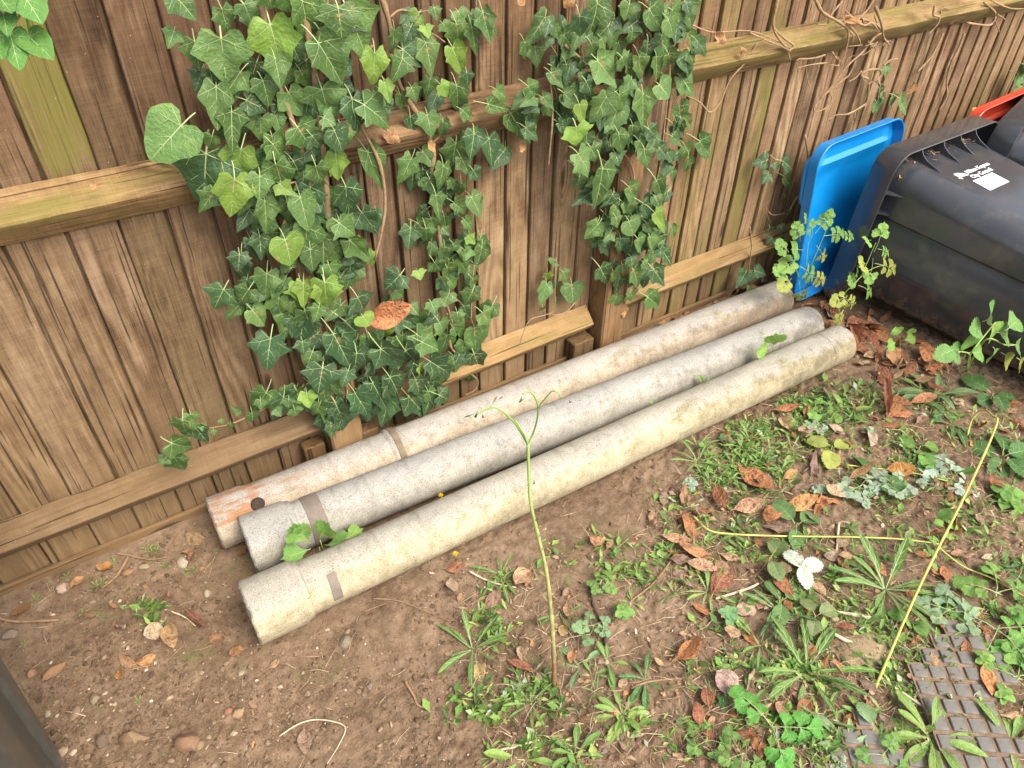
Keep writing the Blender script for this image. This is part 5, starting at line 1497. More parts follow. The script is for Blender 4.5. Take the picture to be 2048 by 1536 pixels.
def scatter_leaves(poly, n, label, group, cols, smin, smax, pools):
    for _ in range(n):
        x, y = pick(poly)
        a = rnd.uniform(0, 6.283); L = rnd.uniform(smin, smax)
        me = rnd.choice(rnd.choice(pools))
        col0 = rnd.choice(cols)
        label = f"{size_word(L, smin, smax)} {hue_word(col0)} {'pointed' if me in LAUREL else ('crumpled' if me in OVALD else 'lobed')} dry leaf {where(x, y)}"
        label = single(label, facing(a))
        lay(me, 'fallen_leaf', label, 'leaf', (x, y), (x + L * math.cos(a), y + L * math.sin(a) * 0.8), L * rnd.uniform(0.4, 0.62), vary(col0, 0.2), group, 0.010,
            0.42 if me in LAUREL else (0.74 if me in OVALD else 1.04), 0.5)
scatter_leaves(PA, 185, 'small dry brown leaf among the weeds right of the tall stem', 'small dry leaves among the weeds', [TAN, PAL, GRB, OR, OR, RD, (0.42, 0.26, 0.16)], 16, 50, [LAUREL, OVALD, LOBED])
scatter_leaves(PB, 26, 'small dry leaf scrap on the bare soil around the tall stem', 'dry leaf scraps round the tall stem', [TAN, GRB, (0.42, 0.26, 0.16)], 12, 30, [OVALD, LAUREL])
scatter_leaves(PC, 34, 'dry brown leaf drifted between the back pipe and the right fence panel', 'dry leaves drifted along the fence foot', [(0.40, 0.23, 0.11), (0.46, 0.27, 0.13), GRB], 20, 40, [LOBED, OVALD, LAUREL])
scatter_leaves(PD, 60, 'orange brown leaf of the drift between the pipe ends and the black bin', 'leaf drift beside the black bin', [RD, OR, (0.42, 0.2, 0.09), GRB, TAN], 22, 46, [LAUREL, LAUREL, OVALD])
scatter_leaves(PE, 12, 'small brown leaf scrap on the soil at the foot of the left fence panel', 'leaf scraps by the left fence foot', [(0.36, 0.21, 0.11), GRB, (0.28, 0.15, 0.09)], 12, 26, [OVALD, LAUREL])

# ---- stones
def stone_mesh(seed, flat=0.6):
    r = random.Random(seed)
    mb = MB(); v = []; f = []
    nu, nv = 10, 6
    dirs = [(Vector((r.uniform(-1, 1), r.uniform(-1, 1), r.uniform(-1, 1))).normalized(), r.uniform(0.6, 0.95)) for _ in range(9)]
    for i in range(nv + 1):
        th = math.pi * i / nv
        for j in range(nu):
            ph = 2 * math.pi * j / nu
            d = Vector((math.sin(th) * math.cos(ph), math.sin(th) * math.sin(ph), math.cos(th)))
            k = 1.0
            for n_, c_ in dirs:
                q = d.dot(n_)
                if q > 0.05:
                    k = min(k, c_ / q)
            p = d * k * r.uniform(0.96, 1.02)
            v.append((p.x, p.y, p.z * flat))
    for i in range(nv):
        for j in range(nu):
            f.append((i * nu + j, (i + 1) * nu + j, (i + 1) * nu + (j + 1) % nu, i * nu + (j + 1) % nu))
    mb.add(v, f)
    return mb.mesh('stone', M_STONE, True, 35)
STONES = [stone_mesh(i, rnd.uniform(0.45, 0.8)) for i in range(8)]
def put_stone(px, py, w, label, col, group=None, sink=0.35, asp=None, rot=None, name='stone', flat=1.0):
    p = G(px, py)
    s = w * pxm(p) / 2
    o = tag(new(name, rnd.choice(STONES)), label, 'stone', group)
    a = asp or rnd.uniform(0.65, 1.0)
    o.location = (p.x, p.y, p.z + s * (0.5 - sink) * flat)
    o.rotation_euler = (rnd.uniform(-0.2, 0.2), rnd.uniform(-0.2, 0.2), rnd.uniform(0, 6.28) if rot is None else rot)
    o.scale = (s, s * a, s * flat)
    o.color = vary(col, 0.12)
SB = (0.36, 0.265, 0.17); SR = (0.40, 0.235, 0.145); SG = (0.31, 0.26, 0.195); SP = (0.52, 0.43, 0.31)
for a in ((1722, 1290, 150, 'flat buff slab of stone half buried beside the rubber mat', (0.46, 0.345, 0.235), None, 0.75, 0.75, 0.3, 'stone', 0.5),
          (372, 1485, 62, 'reddish stone half buried near the bottom edge', SR, None, 0.4, 0.7), (265, 1480, 75, 'long flat brown stone half buried left of the reddish one', (0.30, 0.21, 0.14), None, 0.6, 0.4), (112, 1343, 54, 'oblong buff brick scrap lying left of the leaf cluster', SR, None, 0.3, 0.4, 0.5),
          (63, 1348, 24, 'small square brick scrap next to the dark grey bin', SR, None, 0.3, 0.9), (22, 1268, 38, 'rounded stone at the left edge below the twig', SG, None, 0.5, 0.8), (122, 1505, 30, 'round tan stone near the dark grey bin', SP, None, 0.3, 0.9),
          (128, 1178, 30, 'pale whorled stone at the foot of the left fence panel', SP, None, 0.3, 0.8), (365, 1127, 32, 'flat cream stone near the rusty pipe end', SP, None, 0.4, 0.7), (289, 1135, 26, 'angular cream stone near the fence left of the pipes', SP, None, 0.3, 0.8),
          (257, 1145, 24, 'reddish stone beside the angular cream stone', SR, None, 0.3, 0.8), (415, 1188, 24, 'pointed cream stone between the leaf cluster and the pipe ends', SP, None, 0.3, 0.6), (476, 1428, 26, 'orange stone on the bare soil below the front pipe', (0.5, 0.33, 0.19), None, 0.3, 0.8),
          (456, 1424, 20, 'small red stone touching the orange stone', SR, None, 0.3, 0.8), (340, 1396, 16, 'pale round pebble below the leaf cluster', SP, None, 0.3, 0.9), (150, 1430, 36, 'brown stone in the pebbles by the dark grey bin', SB, None, 0.4, 0.7), (190, 1400, 30, 'grey brown stone among pebbles left of centre', SG, None, 0.4, 0.8),
          (205, 1480, 40, 'dull brown stone sunk in the soil near the bottom left', (0.26, 0.19, 0.13), None, 0.5, 0.7), (690, 1285, 34, 'square grey stone below the front pipe', (0.30, 0.25, 0.20), None, 0.45, 0.9), (1208, 1502, 16, 'small grey pebble at the bottom of the picture', SG, None, 0.3, 0.9),
          (740, 1372, 18, 'grey pebble under the flat rosette', (0.33, 0.28, 0.24), None, 0.3, 0.8), (1668, 1240, 20, 'pale round pebble beside the buff slab', SP, None, 0.2, 0.9), (400, 1490, 24, 'brown pebble right of the reddish stone', SB, None, 0.4, 0.8)):
    put_stone(*a)
for _ in range(52):
    x, y = pick([(10, 1230), (300, 1090), (470, 1160), (430, 1300), (620, 1420), (560, 1536), (110, 1536), (60, 1400)])
    pw = rnd.uniform(9, 22); pc = rnd.choice([SB, SG, SP, SR, (0.25, 0.175, 0.115), (0.22, 0.155, 0.10), (0.26, 0.19, 0.13), (0.24, 0.17, 0.115)])
    put_stone(x, y, pw, single(f'{size_word(pw, 9, 22)} {hue_word(pc)} pebble {where(x, y)}'), pc, 'pebbles in the soil left of the pipes', 0.62)

# ---- rubber mat
mat_t = thing('rubber_mat', 'grey rubber mat of raised squares half buried at the lower right', 'mat', P(1900, 1330, 2, 0.0))
u = P(1933, 1297, 2, 0) - P(1900, 1300, 2, 0); w_ = P(1897, 1334, 2, 0) - P(1900, 1300, 2, 0)
su = u.length; u.normalize(); w_ = (w_ - u * w_.dot(u)).normalized()
pitch = 0.043
mb = MB(); box_mb(mb, (-0.0165, -0.0165, 0), (0.0165, 0.0165, 0.010), 0, 0.002)
STUD = mb.mesh('raised_square', M_RUBBER, True, 40)
_ra = math.radians(-9)
u = Vector((u.x * math.cos(_ra) - u.y * math.sin(_ra), u.x * math.sin(_ra) + u.y * math.cos(_ra), 0)); w_ = Vector((w_.x * math.cos(_ra) - w_.y * math.sin(_ra), w_.x * math.sin(_ra) + w_.y * math.cos(_ra), 0))
ang = math.atan2(u.y, u.x)
zmat = 0.0035
org = P(1892, 1318, 2, 0)
pr = np.array([[RW[0, 0], RW[1, 0], RW[2, 0]], [RW[0, 1], RW[1, 1], RW[2, 1]], [RW[0, 2], RW[1, 2], RW[2, 2]]])
def to_px(p):
    q = pr @ np.array([p.x, p.y, p.z - CAM_H])
    return 1024 + FPX * q[0] / q[2], 768 + FPX * q[1] / q[2]
POLYM = [(1905, 1245), (1965, 1270), (2025, 1350), (1998, 1400), (1990, 1440), (2050, 1490), (2050, 1560), (1630, 1560), (1650, 1490), (1710, 1440), (1740, 1430), (1740, 1500), (1850, 1510), (1870, 1450), (1815, 1390), (1815, 1360), (1840, 1310), (1870, 1270)]
cells = []
for i in range(-9, 7):
    for j in range(-4, 9):
        p = org + u * (pitch * i) + w_ * (pitch * j)
        x, y = to_px(p)
        if not inpoly(x, y, POLYM):
            continue
        o = new('raised_square', STUD, mat_t)
        o.location = (p.x - mat_t.location.x, p.y - mat_t.location.y, zmat + rnd.uniform(-0.0015, 0.001))
        o.rotation_euler = (rnd.uniform(-0.03, 0.03), rnd.uniform(-0.03, 0.03), ang)
        cells.append((i, j))
mb = MB()
for (i, j) in cells:
    c = org - mat_t.location + u * (pitch * i) + w_ * (pitch * j)
    q = [c + u * (pitch * a * 0.5) + w_ * (pitch * b * 0.5) for a, b in ((-1, -1), (1, -1), (1, 1), (-1, 1))]
    mb.add([(p.x, p.y, -0.006) for p in q] + [(p.x, p.y, 0.009) for p in q], [(4, 5, 6, 7)] + [(k, (k + 1) % 4, 4 + (k + 1) % 4, 4 + k) for k in range(4)])
new('base_sheet', mb.mesh('base_sheet', M_MATBASE, False), mat_t)

# ---- twigs
def add_twig(label, pts, r0, r1, col=(1, 1, 1, 1), lift=0.007, mat=None):
    q = [G(x, y, lift) for x, y in pts]
    mb = MB(); tube(mb, smooth_path([p - q[0] for p in q], 4), [r0, r1], 6, 0, 0.35)
    o = tag(new('twig', mb.mesh('twig', mat or M_TWIG)), label, 'twig'); o.location = q[0]
    o.color = col
M_PALE = plain('bleached_twig', (0.52, 0.42, 0.29), 0.8, 0.2, 0.3, 80)
M_DARKT = plain('dark_twig', (0.12, 0.08, 0.055), 0.9, 0.2, 0.4, 80)
for lb, pts, a, b, mt in (('dark thick stick right of the tall stem', [(1182, 1180), (1190, 1215), (1205, 1250), (1214, 1292)], 0.008, 0.007, M_DARKT), ('grey curved twig left of the tall stem', [(938, 1145), (970, 1162), (1000, 1172), (1032, 1178)], 0.003, 0.002, M_PALE),
    ('bleached straw stalk above the buff slab', [(1640, 1222), (1690, 1230), (1735, 1236), (1770, 1244)], 0.005, 0.003, M_PALE), ('short bleached stalk across the buff slab', [(1652, 1262), (1690, 1284), (1720, 1292), (1752, 1308)], 0.006, 0.002, M_PALE),
    ('brown bent twig right of the tall stem foot', [(1262, 1380), (1290, 1368), (1330, 1362), (1362, 1360)], 0.003, 0.002, M_TWIG), ('grey twig near the bottom below the tall stem', [(1000, 1502), (1030, 1496), (1052, 1490), (1078, 1483)], 0.003, 0.0025, M_PALE),
    ('long thin twig at the left edge of the soil', [(-5, 1238), (30, 1246), (80, 1245), (122, 1243)], 0.004, 0.003, M_TWIG), ('brown twig slanting by the orange leaf right of centre', [(1350, 1110), (1330, 1140), (1300, 1175), (1260, 1205)], 0.0035, 0.002, M_TWIG),
    ('straw stalk lying left of the white leaf', [(1430, 1200), (1465, 1190), (1500, 1178), (1515, 1170)], 0.004, 0.003, M_PALE), ('vertical grey stick in the weeds above the white leaf', [(1676, 1050), (1674, 1075), (1672, 1100), (1670, 1120)], 0.004, 0.003, M_PALE),
    ('twig lying towards the fence by the seedlings', [(235, 1110), (262, 1115), (300, 1122), (335, 1118)], 0.003, 0.002, M_TWIG), ('forked twig near the left fence foot', [(258, 1118), (245, 1140), (230, 1160), (205, 1180)], 0.004, 0.002, M_TWIG), ('thin twig pointing at the rusty pipe end', [(340, 1105), (352, 1085), (358, 1070)], 0.0025, 0.0015, M_TWIG),
    ('curved stalk rising from the leaf cluster', [(330, 1222), (355, 1230), (375, 1240), (392, 1255)], 0.002, 0.0015, M_PALE), ('dry grass stalk arching at the bottom left of centre', [(560, 1475), (600, 1450), (640, 1442), (690, 1455), (680, 1490), (655, 1530)], 0.002, 0.001, M_PALE), ('thin bent stalk below the front pipe', [(745, 1200), (800, 1205), (850, 1225), (900, 1245)], 0.0018, 0.001, M_TWIG),
    ('short twig on bare soil below the front pipe', [(810, 1365), (828, 1395), (835, 1412), (848, 1418)], 0.003, 0.002, M_TWIG), ('straw stalk between slab and mat', [(1755, 1355), (1790, 1380), (1820, 1400), (1850, 1420)], 0.004, 0.003, M_PALE), ('pale stalk lying beside the mat near the bottom', [(1650, 1480), (1690, 1460), (1720, 1455)], 0.004, 0.002, M_PALE),
    ('short thick cut twig on the right edge of the mat', [(1998, 1372), (2010, 1386)], 0.008, 0.007, M_PALE), ('straw stalk slanting over the mat corner', [(1908, 1440), (1950, 1475), (2000, 1520), (2020, 1540)], 0.003, 0.002, M_PALE), ('dark curved root over the mat', [(1955, 1375), (1940, 1400), (1920, 1418), (1905, 1430)], 0.003, 0.002, M_DARKT),
    ('brown strip of bark beside the mat', [(1828, 1340), (1840, 1365), (1855, 1395), (1862, 1420)], 0.006, 0.005, M_DARKT)):
    add_twig(lb, pts, a, b, mat=mt)

# ------------------------------------------------------------------ weeds
W_G = (0.13, 0.235, 0.055); W_L = (0.22, 0.345, 0.085); W_D = (0.07, 0.16, 0.045); W_Y = (0.34, 0.36, 0.07); W_S = (0.27, 0.35, 0.25)
def rosette(px, py, n, L, label, col, pool, group=None, lift=0.0, name='rosette_weed', up=(0.25, 0.7)):
    p = G(px, py, lift)
    t = thing(name, label, 'weed', p, group)
    s = L * pxm(p)
    a0 = rnd.uniform(0, 6.28)
    for i in range(n):
        a = a0 + 2.4 * i + rnd.uniform(-0.35, 0.35)
        e = rnd.uniform(*up)
        d = Vector((math.cos(a) * math.cos(e), math.sin(a) * math.cos(e), math.sin(e)))
        o = new('leaf', rnd.choice(pool), t)
        k = s * rnd.uniform(0.65, 1.1)
        place(o, d * 0.004, frame(d, Vector((0, 0, 1))), (k * rnd.uniform(0.9, 1.2), k, k))
        o.color = vary(col, 0.22)
    return t
for a in ((945, 1300, 10, 88, 'flat narrow leafed rosette left of the tall stem', W_G, LANCE), (1000, 1150, 8, 62, 'dandelion like rosette under the front pipe', W_G, LANCE), (1770, 1180, 16, 118, 'large flat rosette of long pale ribbed leaves', W_G, LANCE),
          (1612, 1345, 15, 120, 'wide rosette of long leaves left of the buff slab', W_G, LANCE), (1862, 1478, 15, 92, 'light green broad leafed rosette growing on the mat', W_L, SPOON), (2018, 1490, 14, 90, 'yellow green rosette at the lower right corner', W_L, SPOON), (1245, 1430, 18, 62, 'dense low rosette near the bottom, right of the tall stem', W_L, SPOON),
          (1062, 1408, 12, 62, 'grassy tuft at the foot of the tall stem', W_G, LANCE), (1045, 1520, 12, 75, 'light green rosette at the bottom edge below the tall stem', W_L, SPOON), (1395, 925, 9, 66, 'small narrow leafed rosette beside the front pipe', W_G, LANCE), (1870, 790, 8, 72, 'grey green rosette in front of the black bin', (0.17, 0.25, 0.11), SPOON),
          (1905, 850, 6, 58, 'dark broad leafed rosette near the black bin', W_D, SPOON), (1520, 1290, 9, 70, 'rosette left of the long leafed one near the lower middle', W_G, LANCE), (1415, 1185, 10, 55, 'grassy rosette above the deep orange leaf', W_L, LANCE), (1120, 1230, 7, 66, 'loose tuft of thin leaves touching the tall stem', W_G, LANCE),
          (1560, 1225, 8, 85, 'dark green strap leafed rosette right of the small bramble', W_D, LANCE), (1160, 1335, 4, 66, 'single wide leaves at the foot of the tall stem', (0.16, 0.27, 0.12), SPOON), (1215, 1325, 6, 50, 'small rosette right of the tall stem foot', W_G, SPOON), (1290, 1360, 6, 50, 'small rosette right of the bent twig', W_D, SPOON),
          (1150, 1510, 8, 60, 'broad leafed rosette at the bottom edge right of the light one', W_G, SPOON), (1490, 1335, 7, 60, 'small rosette beside the narrow orange leaf', W_G, SPOON), (1690, 830, 10, 50, 'green tuft on the soil below the front pipe end', W_L, SPOON), (1540, 905, 14, 46, 'grassy tuft along the front pipe', W_L, LANCE),
          (1640, 1440, 8, 70, 'drooping long leafed tuft at the bottom right', W_G, LANCE), (1700, 1500, 8, 80, 'pale drooping leaves at the bottom right edge', (0.22, 0.33, 0.14), SPOON)):
    rosette(*a)
for _ in range(44):
    x, y = pick(PA)
    wl_, wc_, wp_ = rnd.uniform(20, 44), rnd.choice([W_G, W_L, W_D, W_L]), rnd.choice([LANCE, SPOON])
    rosette(x, y, rnd.randint(4, 8), wl_, f"{size_word(wl_, 20, 44)} {hue_word(wc_)} {'narrow' if wp_ is LANCE else 'broad'} leafed weed {where(x, y)}", wc_, wp_, 'small weeds on the right')
for _ in range(16):
    x, y = pick(PB)
    wl_, wc_, wp_ = rnd.uniform(16, 34), rnd.choice([W_G, W_L]), rnd.choice([LANCE, SPOON])
    rosette(x, y, rnd.randint(3, 6), wl_, f"{size_word(wl_, 16, 34)} {hue_word(wc_)} {'narrow' if wp_ is LANCE else 'broad'} leafed seedling {where(x, y)}", wc_, wp_, 'tiny weeds round the tall stem')
for _ in range(20):
    x, y = pick([(1370, 905), (1700, 770), (1760, 790), (1600, 900), (1420, 990)])
    wl_ = rnd.uniform(22, 40)
    rosette(x, y, rnd.randint(6, 12), wl_, single(f'{size_word(wl_, 22, 40)} bright green grass tuft {where(x, y)}', ', nearer the pipe' if y < 850 else ', further from the pipe'), W_L, LANCE, 'grass tufts along the front pipe', up=(0.3, 1.0))
for i, (x, y) in enumerate([(295, 1100), (305, 1105), (318, 1103), (232, 1128), (150, 1165), (192, 1172), (188, 1180), (205, 1168), (255, 1185), (305, 1125), (330, 1133), (385, 1143), (430, 1105), (73, 1202), (50, 1290), (168, 1228), (280, 1405), (135, 1155)]):
    rosette(x, y, 5, rnd.uniform(7, 12), 'tiny bright green seedling near the foot of the left fence panel', (0.16, 0.34, 0.05), SPOON, 'seedlings by the left fence', up=(0.5, 1.1))

def leafy(name, label, base, stems, leaves_, pool, group=None, r=0.002, scol=(0.8, 1, 0.8, 1)):
    """stems: lists of 3-D points; leaves_: (point, direction, normal, size, colour)"""
    t = thing(name, label, 'weed', base, group)
    for s in stems:
        mb = MB(); tube(mb, smooth_path([Vector(p) - base for p in s], 4), [r, r * 0.6], 5, 0, 0.1)
        o = new('stem', mb.mesh('stem', M_STEM), t); o.color = scol
    for p, d, n, s, c in leaves_:
        o = new('leaf', rnd.choice(pool), t)
        place(o, Vector(p) - base, frame(d, n), s)
        o.color = vary(c, 0.12)
    return t
TOCAM = Vector((-0.45, -0.65, 0.62))
def sprays(name, label, bpx, ypl, specs, pool, stems_px, group=None, r=0.002, basez=None):
    """upright leafy weed: leaf positions on the plane y=ypl"""
    base = G(*bpx)
    st = []
    for s in stems_px:
        st.append([base] + [P(x, y, 1, ypl) for x, y in s])
    lv = []
    for (x, y, ang_, L, c) in specs:
        p = P(x, y, 1, ypl + rnd.uniform(-0.02, 0.02))
        a = math.radians(ang_)
        q = P(x + 30 * math.cos(a), y - 30 * math.sin(a), 1, ypl)
        d = (q - p).normalized() + Vector((0, -0.15, -0.1))
        lv.append((p, d, TOCAM + Vector((rnd.uniform(-0.3, 0.3), 0, rnd.uniform(-0.1, 0.4))), L * pxm(p), c))
    return leafy(name, label, base, st, lv, pool, group, r)
CY = (0.32, 0.36, 0.075); CG = (0.145, 0.285, 0.06); CL = (0.20, 0.36, 0.075)
sprays('celandine', 'yellowing celandine with lobed leaves in front of the blue lid', (1612, 600), 1.40,
       [(1640, 455, 60, 40, CG), (1662, 470, 20, 44, CG), (1615, 440, 120, 30, CG), (1640, 500, -70, 40, CY), (1605, 500, 160, 52, CG), (1590, 520, 200, 50, CL), (1575, 500, 140, 46, CG), (1612, 540, -40, 50, CL), (1630, 555, -10, 44, CY), (1580, 560, 200, 46, CY), (1600, 575, -100, 40, CY), (1655, 440, 80, 26, CL), (1570, 540, 170, 44, CL), (1625, 470, 100, 40, CG), (1690, 470, 0, 30, CL), (1600, 475, 110, 40, CL)],
       COMP, [[(1612, 560), (1615, 500), (1625, 440)], [(1620, 540), (1640, 490), (1660, 440)], [(1600, 560), (1585, 520)]])
sprays('celandine', 'slender celandine sprig rising in front of the black bin', (1665, 620), 1.22,
       [(1755, 490, 80, 44, CL), (1742, 480, 170, 36, CL), (1735, 525, 180, 52, CY), (1765, 530, -10, 48, CY), (1745, 530, 250, 40, CL), (1712, 560, 160, 44, CG), (1728, 575, -30, 46, CG), (1715, 548, 100, 36, CG), (1690, 595, 190, 40, CY), (1695, 600, -40, 40, CY), (1680, 625, 260, 36, CY), (1765, 500, -20, 34, CL)],
       COMP, [[(1690, 585), (1720, 555), (1745, 500), (1752, 485)], [(1700, 575), (1740, 540), (1770, 530)], [(1690, 590), (1692, 600)]])
sprays('celandine', 'glossy green celandine between the front and middle pipes near their left ends', (650, 1110), 1.30,
       [(618, 1085, 130, 60, CG), (640, 1075, 70, 56, CG), (655, 1090, 20, 56, CG), (615, 1100, 190, 56, CG), (690, 1078, 40, 44, CL), (640, 1100, -60, 44, CG), (600, 1075, 150, 44, CG)], CREN, [[(645, 1095), (640, 1080)]])
sprays('celandine', 'bright celandine tuft between the front and middle pipes towards their right ends', (1545, 720), 1.225,
       [(1548, 690, 90, 50, CL), (1535, 705, 150, 44, CL), (1560, 705, 10, 44, CL), (1540, 715, 230, 36, CG), (1555, 720, -20, 40, CG)], CREN, [[(1545, 705), (1548, 690)]])
sprays('small_weed', 'single upright leaf poking up between the front and middle pipes', (1405, 775), 1.235, [(1406, 770, 95, 38, CL), (1412, 770, 70, 18, CG)], SPOON, [])
sprays('small_weed', 'tiny leaf between the pipes at mid length', (1312, 815), 1.245, [(1308, 812, 120, 16, CL), (1055, 915, 100, 10, CL)], SPOON, [])
sprays('clover', 'clover like weed on the soil in front of the black bin', (1800, 700), 1.05, [(1795, 672, 100, 30, CL), (1810, 680, 30, 30, CL), (1790, 685, 190, 30, CL), (1805, 700, -30, 26, CG), (1815, 670, 60, 24, CL)], CREN, [[(1800, 690), (1800, 672)]])
BR = (0.15, 0.30, 0.075)
sprays('bramble', 'bramble shoot with serrated leaves in front of the black bin', (1935, 740), 0.70,
       [(1975, 640, 70, 62, BR), (1960, 655, 160, 56, BR), (1985, 650, -70, 62, CL), (2000, 665, 10, 66, BR), (2020, 655, 60, 60, BR), (1920, 705, 150, 58, BR), (1905, 700, 190, 50, BR), (1935, 695, 80, 50, BR), (2030, 690, -20, 56, BR), (2010, 710, -60, 50, CY), (1990, 700, -120, 46, BR), (2040, 720, -70, 48, CY), (1945, 705, 20, 54, BR)],
       BRAM, [[(1940, 710), (1970, 670), (1990, 645)], [(1940, 710), (1915, 703)], [(1970, 680), (2010, 690), (2035, 690)]], r=0.003)
def ground_spray(name, label, px, py, n, L, col, pool, group=None, rise=0.03):
    p = G(px, py)
    t = thing(name, label, 'weed', p, group)
    a0 = rnd.uniform(0, 6.28)
    for i in range(n):
        a = a0 + 2.4 * i
        d = Vector((math.cos(a), math.sin(a), rnd.uniform(-0.15, 0.2)))
        k = L * pxm(p) * rnd.uniform(0.75, 1.1)
        o = new('leaf', rnd.choice(pool), t)
        place(o, Vector((math.cos(a), math.sin(a), 0)) * (k * 0.25) + Vector((0, 0, rise * rnd.uniform(0.5, 1.2))), frame(d, Vector((rnd.uniform(-0.4, 0.2), rnd.uniform(-0.5, 0.1), 1))), k)
        o.color = vary(col, 0.18)
    mb = MB(); tube(mb, [(0, 0, -0.01), (0.002, 0.002, rise)], [0.002, 0.0015], 5)
    o = new('stem', mb.mesh('stem', M_STEM), t); o.color = (1, 1, 1, 1)
    return t
for a in ((1540, 1460, 5, 105, 'large lobed celandine leaves at the bottom right of centre', (0.10, 0.30, 0.05), COMP), (1990, 1265, 6, 105, 'large lobed celandine leaves at the right edge above the mat', (0.13, 0.32, 0.07), COMP), (2030, 1365, 6, 100, 'lobed green leaves at the right edge beside the mat', CL, COMP),
          (1590, 1060, 4, 62, 'dark bramble leaves lying on the soil by the orange leaf', (0.10, 0.19, 0.065), BRAM), (1535, 1130, 3, 62, 'mottled bramble leaves left of the white leaf', (0.15, 0.21, 0.075), BRAM), (1560, 1210, 5, 55, 'bramble sprig right of the pale tan leaf', (0.12, 0.22, 0.07), BRAM), (1625, 1245, 5, 50, 'faded bramble sprig above the buff slab', (0.19, 0.24, 0.10), BRAM),
          (1715, 985, 8, 46, 'silvery green weed beside the folded tan leaf', W_S, COMP), (1780, 975, 8, 44, 'silvery green weed under the thin trailing stem', W_S, COMP), (1900, 965, 8, 56, 'bluish silver lobed weed leaves beside the yellow stem', (0.36, 0.47, 0.38), COMP), (1740, 960, 3, 66, 'dark heart shaped leaves between silvery weeds', W_D, BRAM),
          (2000, 920, 7, 64, 'dark green leafy clump at the right edge', W_D, BRAM), (2010, 1000, 7, 56, 'green clover clump at the right edge', CG, TREF), (1660, 905, 5, 52, 'yellow green bramble seedling below the front pipe', CY, BRAM), (1640, 830, 6, 44, 'bright green lobed seedling beside the front pipe', CL, COMP),
          (1835, 905, 4, 50, 'green serrated leaf pair on the bare soil', CG, BRAM), (1455, 1240, 5, 40, 'round leafed seedling by the flat rosette', (0.13, 0.27, 0.12), TREF), (1200, 1175, 7, 36, 'small clover beside the dark stick', CG, COMP), (1185, 1265, 7, 40, 'grey green lobed weed left of the dark stick', (0.17, 0.29, 0.14), COMP), (1245, 1235, 6, 34, 'small clover right of the dark stick', CG, TREF),
          (1890, 1230, 8, 60, 'mixed grey green leaves right of the large rosette', (0.22, 0.33, 0.19), COMP), (1985, 1200, 6, 80, 'broad lobed leaves at the right edge', CG, COMP), (1815, 1245, 2, 50, 'green leaf hanging on the yellow stem', CG, BRAM), (2030, 860, 4, 80, 'large pale leaf at the right edge', (0.19, 0.31, 0.10), SPOON), (1980, 800, 6, 58, 'dark bramble leaves under the black bin', W_D, BRAM),
          (1740, 1470, 4, 70, 'pale green serrated leaf on the lower mat', (0.22, 0.36, 0.17), BRAM), (1760, 1520, 5, 64, 'green leaves at the bottom edge over the mat', CG, COMP), (1960, 1330, 7, 30, 'tiny yellow green clover on the edge of the mat', CL, TREF), (2000, 1400, 7, 32, 'small yellow green clover beside the orange leaf on the mat', CL, TREF), (1410, 1490, 7, 50, 'lobed weed at the bottom edge right of centre', CG, COMP), (1480, 1520, 6, 60, 'leafy weed at the bottom edge left of the celandine', W_G, COMP)):
    ground_spray('low_weed', a[4], a[0], a[1], max(2, int(a[2] * 0.75)), a[3] * 0.82, a[5], a[6])
for _ in range(18):
    x, y = pick(PA)
    wl_, wc_ = rnd.uniform(14, 26), rnd.choice([CG, CL, W_D, W_S])
    ground_spray('clover', f'{size_word(wl_, 14, 26)} {hue_word(wc_)} clover like weed {where(x, y)}', x, y, rnd.randint(3, 5), wl_, wc_, rnd.choice([TREF, COMP, CREN]), 'small clovers on the right', rnd.uniform(0.01, 0.03))
# white undersides of a turned bramble leaf
wl = thing('bramble_leaf', 'white underside of a turned bramble leaf on the soil', 'leaf', G(1600, 1140, 0.02))
for (dx, dy, L) in ((-35, -30, 40), (42, -2, 52), (10, 48, 44)):
    A = G(1600, 1145, 0.025); B = G(1600 + dx, 1140 + dy, 0.03)
    o = new('leaflet', rnd.choice(BRAM), wl); k = (B - A).length
    place(o, A - wl.location, frame(B - A, Vector((0, -0.2, 1))), (k * 0.9, k, k * 0.6)); o.color = (0.52, 0.58, 0.50, 1)

# tall wilted stem in the middle
def px_path(pts):
    return [P(x, y, 1, yy) for x, y, yy in pts]
b0 = G(1108, 1372)
tall = thing('tall_weed', 'tall pale stripped stem standing in front of the pipes with wilted forked top', 'weed', b0)
main = [b0] + px_path([(1108, 1320, 0.70), (1104, 1250, 0.72), (1094, 1150, 0.76), (1076, 1070, 0.80), (1062, 1010, 0.83), (1058, 950, 0.86), (1056, 888, 0.88)])
mb = MB(); sp_ = smooth_path([p - b0 for p in main], 5)
tube(mb, sp_, [0.0056, 0.0032], 8, 0, 0.34)
M_TALL = plain('pale_stem', (0.33, 0.33, 0.13), 0.65, 0.3, 0.5, 40, 0.003)
_nt = M_TALL.node_tree; _bs = _nt.nodes['Principled BSDF']                     # woody reddish foot, green above
_src = _bs.inputs['Base Color'].links[0].from_socket
_tc = _nt.nodes.new('ShaderNodeTexCoord'); _sx = _nt.nodes.new('ShaderNodeSeparateXYZ'); _nt.links.new(_tc.outputs['Object'], _sx.inputs[0])
_nn = noise(_nt, _tc.outputs['Object'], 60.0, 4.0)
_zz = mth(_nt, 'ADD', _sx.outputs[2], mth(_nt, 'MULTIPLY', mth(_nt, 'SUBTRACT', _nn, 0.5), 0.25))
_c1 = mixc(_nt, sstep(_nt, _zz, 0.02, 0.22), c4(0.20, 0.105, 0.055), _src)
_nt.links.new(mixc(_nt, sstep(_nt, _zz, 0.36, 0.60), _c1, c4(0.24, 0.33, 0.10)), _bs.inputs['Base Color'])
